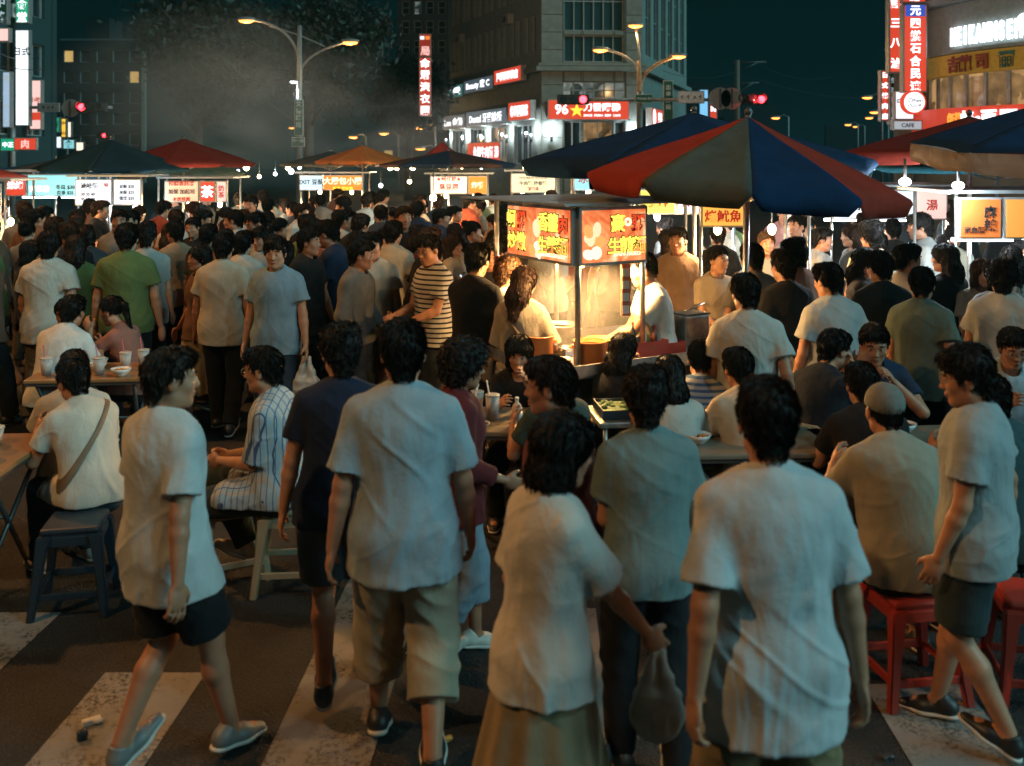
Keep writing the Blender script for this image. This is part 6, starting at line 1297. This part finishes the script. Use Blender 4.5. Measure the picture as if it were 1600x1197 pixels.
P(k_M, 1195, 508, 1.68, -12, 'seated person with cropped hair in a white tee behind the profile diner, from behind', (.45,.43,.39), BLK, ztop=1.22, hairst='crop')
P(k_M, 1182, 566, 1.66, 10, 'seated person in a cream top left of the profile diner, from behind', (.50,.42,.32), BLK, ztop=1.20, hairst='short')
P(k_M, 1367, 592, 1.66, -5, 'seated person in a black tee beyond the grey cap, from behind', BLK, BLK, ztop=1.20, hairst='short')
P(k_K, 1598, 598, 1.70, 18, 'seated person in a dark teal tee at the right edge of the frame', (.03,.075,.09), BLK, ztop=1.285, hairst='short')
P(k_M, 1086, 548, 1.66, -20, 'seated person in a blue and white striped tee at the middle table', (.42,.46,.50), BLK, ztop=1.21, hairst='crop', smat=CLOTH_B)
P(k_N, 1060, 572, 1.60, 5, 'seated person with long black hair and a white top at the middle table', (.45,.45,.42), BLK, ztop=1.18, hairst='long')
P(k_N, 948, 530, 1.60, -35, 'seated long haired person in a black top right of the centre table', BLK, BLK, ztop=1.19, hairst='long')
P(k_M, 892, 578, 1.62, 30, 'seated person in a dark green tee right of the centre table', (.04,.06,.05), BLK, ztop=1.17, hairst='short')
# around the main stall
k_S = Kit(pose(feet=[(-.10,.03,.085),(.11,-.02,.085)], hands=[(-.10,.30,1.02,{'curl':.8}),(.12,.30,1.04,{'curl':.8})], head=(12,14)), top='tee', bottom='long', h=.0075, seed=19, amp=.011, loose=.015)
P(k_S, 676, 362, 1.74, 128, 'person in a striped tee with round glasses left of the black tee, looking down', (.52,.50,.46), (.03,.035,.045), hairst='short', extras=('glasses',), smat=CLOTH_H)
P(k_S, 742, 377, 1.74, -35, 'person in a plain black tee from behind, left of the lit stall', (.008,.008,.010), (.012,.014,.018), hairst='short')
P(k_S, 787, 400, 1.62, -50, 'person with brown hair and a white shirt in the glow beside the lit stall', (.62,.60,.55), (.4,.37,.3), hairst='messy', hairc=(.06,.03,.015))
k_T = Kit(pose(feet=[(-.09,.02,.085),(.09,-.02,.085)], bw=.88, hands=[(-.14,.24,.98),(.20,.26,1.02)], head=(-15,12)), female=True, top='tee', bottom='skirt', h=.0075, seed=20, amp=.012, loose=.03, hem=-.10, sleeve=.95)
P(k_T, 815, 413, 1.60, -18, 'person with long brown hair and a sand grey blouse ordering at the lit stall', (.28,.25,.20), (.05,.04,.035), hairst='long', hairc=(.035,.018,.012), pmat=CLOTH_P)
k_W = Kit(pose(feet=[(-.10,.03,.085),(.11,-.02,.085)], hands=[(-.14,.46,1.06,{'curl':.8}),(.10,.40,1.02,{'curl':.8})], head=(0,16), lean=8), top='tee', bottom='long', h=.0075, seed=24, amp=.012, loose=.02)
P(k_W, 1030, 388, 1.70, 95, 'vendor in a white tee and pale green apron cooking at the lit stall', (.60,.58,.52), (.10,.14,.08), hairst='crop')
def apron(o, col, r):
    V, Q = surf([cone(r.C+r.Rc@V3(0,.03,.02), r.P+V3(0,.04,-.02), .150, .165, .03, r.Rs.T, (1,1.25,1)), plane((0,.05,0), (0,-1,0)), plane((0,0,.62), (0,0,-1)), plane((0,0,1.36), (0,0,1))], .008)
    a = mobj('apron', npmesh('apron', V, Q), CLOTH, o); a.color = col+(1,)
apron(PEOPLE[-1], (.40,.50,.22), k_W.r)
P(k_S, 768, 372, 1.66, 165, 'person in a black top facing the camera behind the brown haired customer', BLK, BLK, hairst='short')
# middle distance, left
k_U = Kit(pose(feet=[(-.10,.16,.09),(.11,-.14,.12)], toe=(5,-22), hands=[(-.27,.06,.84),(.26,.02,.84)], head=(8,6)), top='collar', bottom='long', h=.0085, seed=21, amp=.014, loose=.025, hem=-.16)
P(k_U, 432, 368, 1.72, 172, 'person in an open pale blue shirt holding a white bag, facing the camera', (.20,.30,.38), (.03,.04,.06), hairst='messy')
P(k_U, 348, 362, 1.72, -4, 'person in a loose cream tee walking away, left of the pale blue shirt', (.46,.42,.34), BLK, hairst='short')
P(k_U, 582, 360, 1.70, 176, 'person in a loose white shirt walking towards the camera left of the striped tee', (.54,.51,.43), BROWN, hairst='short')
# right group near the stall
k_V = Kit(pose(feet=[(-.10,.04,.085),(.10,-.03,.085)], bw=.90, hands=[(-.24,.10,.86),(.10,.28,1.0)], head=(20,2)), female=True, top='tee', bottom='long', h=.008, seed=22, amp=.012, loose=.02)
P(k_V, 1480, 378, 1.66, 28, 'person with long black hair and a black tee turned left on the right side', (.010,.014,.015), BLK, hairst='long')
P(k_V, 1560, 404, 1.58, -5, 'person with a black bob and a grey tee at the right stall, from behind', (.26,.28,.29), BLK, hairst='bob')
P(k_V, 1535, 402, 1.56, 160, 'person with brown hair facing the camera behind the post of the right stall', (.3,.25,.18), BLK, hairst='bob', hairc=(.06,.03,.015))
P(k_U, 1378, 390, 1.68, 6, 'short haired person in a black tee from behind, right of the umbrella rim', (.012,.018,.020), BLK, hairst='short')
P(k_U, 1178, 378, 1.68, 12, 'person in a grey brown tee below the big umbrella, from behind', (.16,.14,.12), (.05,.05,.06), hairst='short')
P(k_U, 1245, 372, 1.70, 20, 'person in a rust brown tee below the big umbrella', (.24,.14,.10), BLK, hairst='messy')
P(k_I, 1168, 425, 1.66, -10, 'person in a white tee standing right behind the seated cropped diner', (.44,.43,.40), BLK, hairst='short')
P(k_I, 1300, 408, 1.66, 15, 'person in a pale grey shirt walking right of the rust brown tee', (.40,.41,.40), (.10,.12,.14), hairst='short')
P(k_I, 1440, 415, 1.62, -40, 'person in a dull green tee left of the long haired black tee', (.12,.15,.12), BLK, hairst='short')
P(k_V, 1118, 382, 1.62, 200, 'person with a ponytail and a beige top right of the vendor', (.34,.28,.2), BLK, hairst='ponytail')
P(k_U, 1060, 352, 1.72, 150, 'person in an ochre brown shirt behind the vendor', (.22,.14,.09), BLK, hairst='short')
P(k_U, 1350, 300, 1.70, 10, 'person in a bright yellow and white tee in the lit back of the right crowd', (.55,.48,.2), BLK, hairst='short')
P(k_V, 1258, 338, 1.66, 175, 'person with a pale top facing the camera far back under the umbrella rim', (.45,.45,.46), BLK, hairst='bob')

# bags
def strap_bag(label, o, col, r, kw, seed=1, side=-1, ang=38):
    b = empty('shoulder_bag', o.location, o.rotation_euler.z, label, 'bag'); b.scale = o.scale; mt = plain('bag_%d' % seed, col, .6)
    a = math.radians(ang)*side; n_ = r.Rs@V3(math.cos(a), 0, math.sin(a))
    me = shirt_mesh(r, h=.007, slab=(r.C+V3(0,0,.03), n_, .017), **kw); mobj('strap', me, mt, b)
    p = r.P+r.Rh@V3(side*-.24,-.02,-.02); MB().box(tuple(p), (.08,.22,.17), bev=.025).build('pouch', mt, b)
strap_bag('brown bag strapped across the white tee at the brown table', [p for p in PEOPLE if 'bag strap across' in p['label']][0], (.16,.11,.07), k_M.r, dict(hem=-.06, loose=.022, amp=0, seed=15), 2)
strap_bag('tan shoulder bag of the customer with the sand grey blouse', [p for p in PEOPLE if 'sand grey' in p['label']][0], (.18,.12,.07), k_T.r, dict(hem=-.10, loose=.040, amp=0, seed=20, sleeve=.95, female=True, skirt=True), 3, 1)
def carrier(label, p, col=(.55,.54,.5), s=1.0):
    b = empty('plastic_bag', p, 0, label, 'bag'); V, Q = surf([ell((0,0,-.30), (.115,.06,.12), .03), cone((-.05,0,-.22), (-.015,0,-.03), .045, .008, .03), cone((.05,0,-.22), (.015,0,-.03), .045, .008, .03), cone((-.02,0,-.03), (.02,0,-.03), .009, .009, .01)], .007); me = npmesh('bag', V, Q); displace(me, lambda P_: .020*(1-np.abs(2*vnoise(P_*np.array([22,22,12]),3)-1)-.5)); mobj('bag', me, plain('thin_white_plastic', col, .35), b); b.scale = (s,)*3
def handw(o, r, i, kk=.075):
    v = Vector(r.W[i]+r.hd[i][0]*kk); return o.matrix_basis@v
ob = [p for p in PEOPLE if 'holding a white bag' in p['label']][0]; carrier('white plastic bag held by the person in the pale blue shirt', handw(ob, k_U.r, 0)); oe = [p for p in PEOPLE if 'black bob, white tee' in p['label']][0]; carrier('pale plastic bag hanging from the hand of the black bob walker', handw(oe, k_E.r, 1), (.66,.68,.68), .72)
oc = [p for p in PEOPLE if 'dark red cardigan' in p['label']][0]

def phone(label, o, r, i):
    p = handw(o, r, i, .10); ph = empty('phone', p, o.rotation_euler.z, label, 'phone'); MB().box((0,0,0), (.07,.010,.145), bev=.004).build('case', BLACKPL, ph); MB().box((0,-.0065,0), (.062,.002,.132)).build('screen', glow('phone_screen',(.6,.75,.9),1.0), ph)
# ------------------------------------------------------------------ the crowd
hc = .010
CK = {
 'm_tee': Kit(pose(hands=[(-.25,.05,.84),(.26,.0,.84)], head=(0,4)), h=hc, seed=31, loose=.02, amp=.014, hands=False),
 'm_walk': Kit(pose(feet=[(-.09,.22,.10),(.11,-.24,.15)], toe=(10,-30), hands=[(-.27,-.14,.86),(.27,.22,.90)], head=(0,2), lean=3), h=hc, seed=32, loose=.02, amp=.014, bottom='shorts', hands=False),
 'm_shirt': Kit(pose(feet=[(-.09,-.16,.13),(.11,.18,.09)], toe=(-25,5), hands=[(-.26,.12,.86),(.26,-.10,.86)], head=(10,0)), h=hc, seed=33, loose=.03, amp=.016, top='collar', hem=-.18, hands=False),
 'm_eat': Kit(pose(hands=[(-.10,.30,1.08),(.08,.26,1.18)], head=(0,16), slouch=8), h=hc, seed=34, loose=.015, hands=False),
 'f_tee': Kit(pose(bw=.87, hands=[(-.20,.12,.92),(.14,.26,1.06)], head=(0,6)), female=True, h=hc, seed=35, loose=.02, amp=.012, hands=False),
 'f_dress': Kit(pose(bw=.86, feet=[(-.08,.16,.09),(.09,-.16,.13)], toe=(5,-25), hands=[(-.23,.0,.86),(.24,.12,.88)]), female=True, h=hc, seed=36, loose=.02, bottom='skirt', hands=False),
 'm_long': Kit(pose(hands=[(-.22,.16,.90),(.24,.06,.86)], head=(12,4), slouch=4, bw=1.04), h=hc, seed=41, loose=.02, amp=.014, sleeve=1.75, top='collar', hem=-.10, hands=False),
 'm_big': Kit(pose(hands=[(-.28,.04,.86),(.14,.28,1.0)], head=(-18,6), bw=1.12, slouch=4), h=hc, seed=42, loose=.045, amp=.016, bottom='shorts', hands=False),
 'f_long': Kit(pose(bw=.85, hands=[(-.22,.02,.88),(.23,.06,.86)], head=(-16,4)), female=True, h=hc, seed=43, loose=.01, amp=.010, sleeve=1.6, hem=-.04, hands=False),
 'f_phone': Kit(pose(bw=.87, hands=[(-.20,.05,.88),(.06,.28,1.24)], elbow=[None,(.5,.4,-1)], head=(0,10)), female=True, h=hc, seed=37, loose=.02, bottom='shorts', hands=False)}
SH = {'white':(.50,.48,.43),'cream':(.46,.40,.30),'light grey':(.32,.32,.30),'grey':(.17,.17,.16),'black':(.014,.014,.015),'navy':(.018,.028,.055),'brown':(.13,.07,.045),'rust red':(.26,.055,.03),'olive':(.10,.11,.05),'pale blue':(.22,.30,.36),'sand':(.30,.23,.15),'pink':(.40,.20,.17),'dark green':(.03,.06,.045),'charcoal':(.045,.046,.05),'moss green':(.13,.17,.06),'orange':(.42,.14,.05)}
SHW = ['white']*3+['cream']*3+['light grey']*2+['grey']*3+['black']*7+['navy']*2+['brown']*7+['rust red']*4+['charcoal']*2+['olive','pale blue','sand','sand','pink','dark green','charcoal','charcoal','moss green','orange']
HR = {'short':'short-haired','crop':'crop-haired','messy':'tousled','bob':'bob-haired','long':'long-haired','ponytail':'ponytailed','bun':'bun-haired'}
BLOCK = [(.0,6.3,2.0,8.6,0), (.1,8.5,1.45,10.2,0)]      # x0,y0,x1,y1
for s_ in [o for o in bpy.data.objects if o.name.startswith('food_stall')]:
    BLOCK.append((s_.location.x-1.0, s_.location.y-.75, s_.location.x+1.0, s_.location.y+.6, 0))
for x, y in ((-6.85,17),(-3.3,22),(-1.35,21.2),(1.68,7.05),(1.72,9.4),(4.5,9.8),(3.75,6.9)): BLOCK.append((x-.2,y-.2,x+.2,y+.2,0))
def zone(px, Y):
    if Y > 15.5: return 'far row %s' % ('left of the orange umbrella' if px < 500 else 'near the orange umbrella' if px < 640 else 'left of the lit stall')
    far = 'back' if Y > 11.5 else 'middle'
    for lim, nm in ((110,'below the cyan sign'),(230,'below the white menu boards'),(340,'below the dark red umbrella'),(470,'behind the pale blue shirt'),(560,'below the orange umbrella'),(640,'behind the loose white shirt'),(720,'behind the striped tee'),(800,'left of the lit stall'),(930,'behind the lit stall'),(1060,'behind the vendor'),(1180,'under the big striped umbrella'),(1300,'below the umbrella rim'),(1420,'right of the umbrella rim'),(1600,'by the right stalls')):
        if px < lim: return far+' crowd '+nm
    return far+' crowd at the right edge'
def facing(yaw):
    y = (yaw+180) % 360-180
    return 'from behind' if abs(y) < 45 else ('facing left' if 45 <= y < 135 else ('facing right' if -135 < y <= -45 else 'face on'))
used = set(); rc = random.Random(11); cnt = 0; tries = 0; made = []
bands = [(6.9,8.6,18,.55,1080,1600),(8.3,10.0,52,.50,-30,1080),(8.4,11.0,26,.55,1060,1620),(10.0,12.5,60,.52,-30,1100),(12.5,15.2,52,.60,-30,900),(15.2,20,36,.75,250,900),(11,14,12,.7,1080,1500)]
for y0, y1, n, gap, pa, pb in bands:
    k = 0; tries = 0
    while k < n and tries < 6000:
        tries += 1; Y = rc.uniform(y0, y1); px = rc.uniform(pa, pb); X = (px-800)/FPX*Y
        if any(a < X < c and b < Y < d for a, b, c, d, _ in BLOCK): continue
        if Y < 9.0 and px < 300 and Y < 8.6: continue
        if any((X-a)**2+(Y-b)**2 < gap*gap for a, b in OCC): continue
        kn = rc.choice(['m_tee','m_walk','m_shirt','m_eat','f_tee','f_dress','f_phone','m_tee','m_long','m_big','f_long']); female = kn[0] == 'f'
        hs = rc.choice(['bob','long','ponytail','bun','long'] if female else ['short','short','messy','crop','short']); cn = rc.choice(SHW); cn = rc.choice(['white','light grey','grey','black','charcoal','cream','black']) if (px > 1060 and Y < 11) or cn == 'orange' and Y < 11 else cn; yaw = rc.choice([0,0,0,0,180,90,90,-90,-90,35,-35,60,-60,150])+rc.uniform(-22,22)
        g = {'m_tee':'tee','m_walk':'tee and shorts','m_shirt':'collared shirt','m_eat':'tee, eating','f_tee':'top','f_dress':'top and skirt','m_long':'long shirt','m_big':'baggy tee','f_long':'slim top','f_phone':'top, hand raised'}[kn]
        lab = '%s person, %s %s, %s, %s' % (HR[hs], cn, g, facing(yaw), zone(px, Y))
        if lab in used: continue
        used.add(lab); H = rc.uniform(1.54,1.66) if female else rc.uniform(1.62,1.80)
        pc_ = rc.choice([BLK,BLK,DARKB,(.04,.05,.07),(.12,.10,.07),KHAKI])
        OCC.append((X,Y)); hcx = rc.choice([BLACKH,BLACKH,(.016,.010,.008),(.035,.018,.010)])
        person(CK[kn], X, Y, yaw, H, lab, SH[cn], pc_, hairst=hs, hairc=hcx, shoes=((.03,.03,.03) if Y < 9 else None), face=(abs(((yaw+180)%360)-180) > 50 and Y < 12), group='people in the crowd'); PEOPLE[-1].scale = (H/1.72*rc.uniform(.93,1.08), H/1.72*rc.uniform(.94,1.10), H/1.72); k += 1; cnt += 1
        if kn == 'f_phone' and Y < 14: phone('phone of the %s person in %s, %s' % (HR[hs], cn, zone(px, Y)), PEOPLE[-1], CK[kn].r, 1)
print('people', len(PEOPLE), 'objects', len(bpy.data.objects))
for o in PEOPLE:
    if 'group' not in o: o['group'] = 'people standing, walking and eating in the market'

for o in bpy.data.objects:
    if o.parent is None and 'label' in o and len(o['label'].split()) > 16: print('LONG', len(o['label'].split()), o['label'])
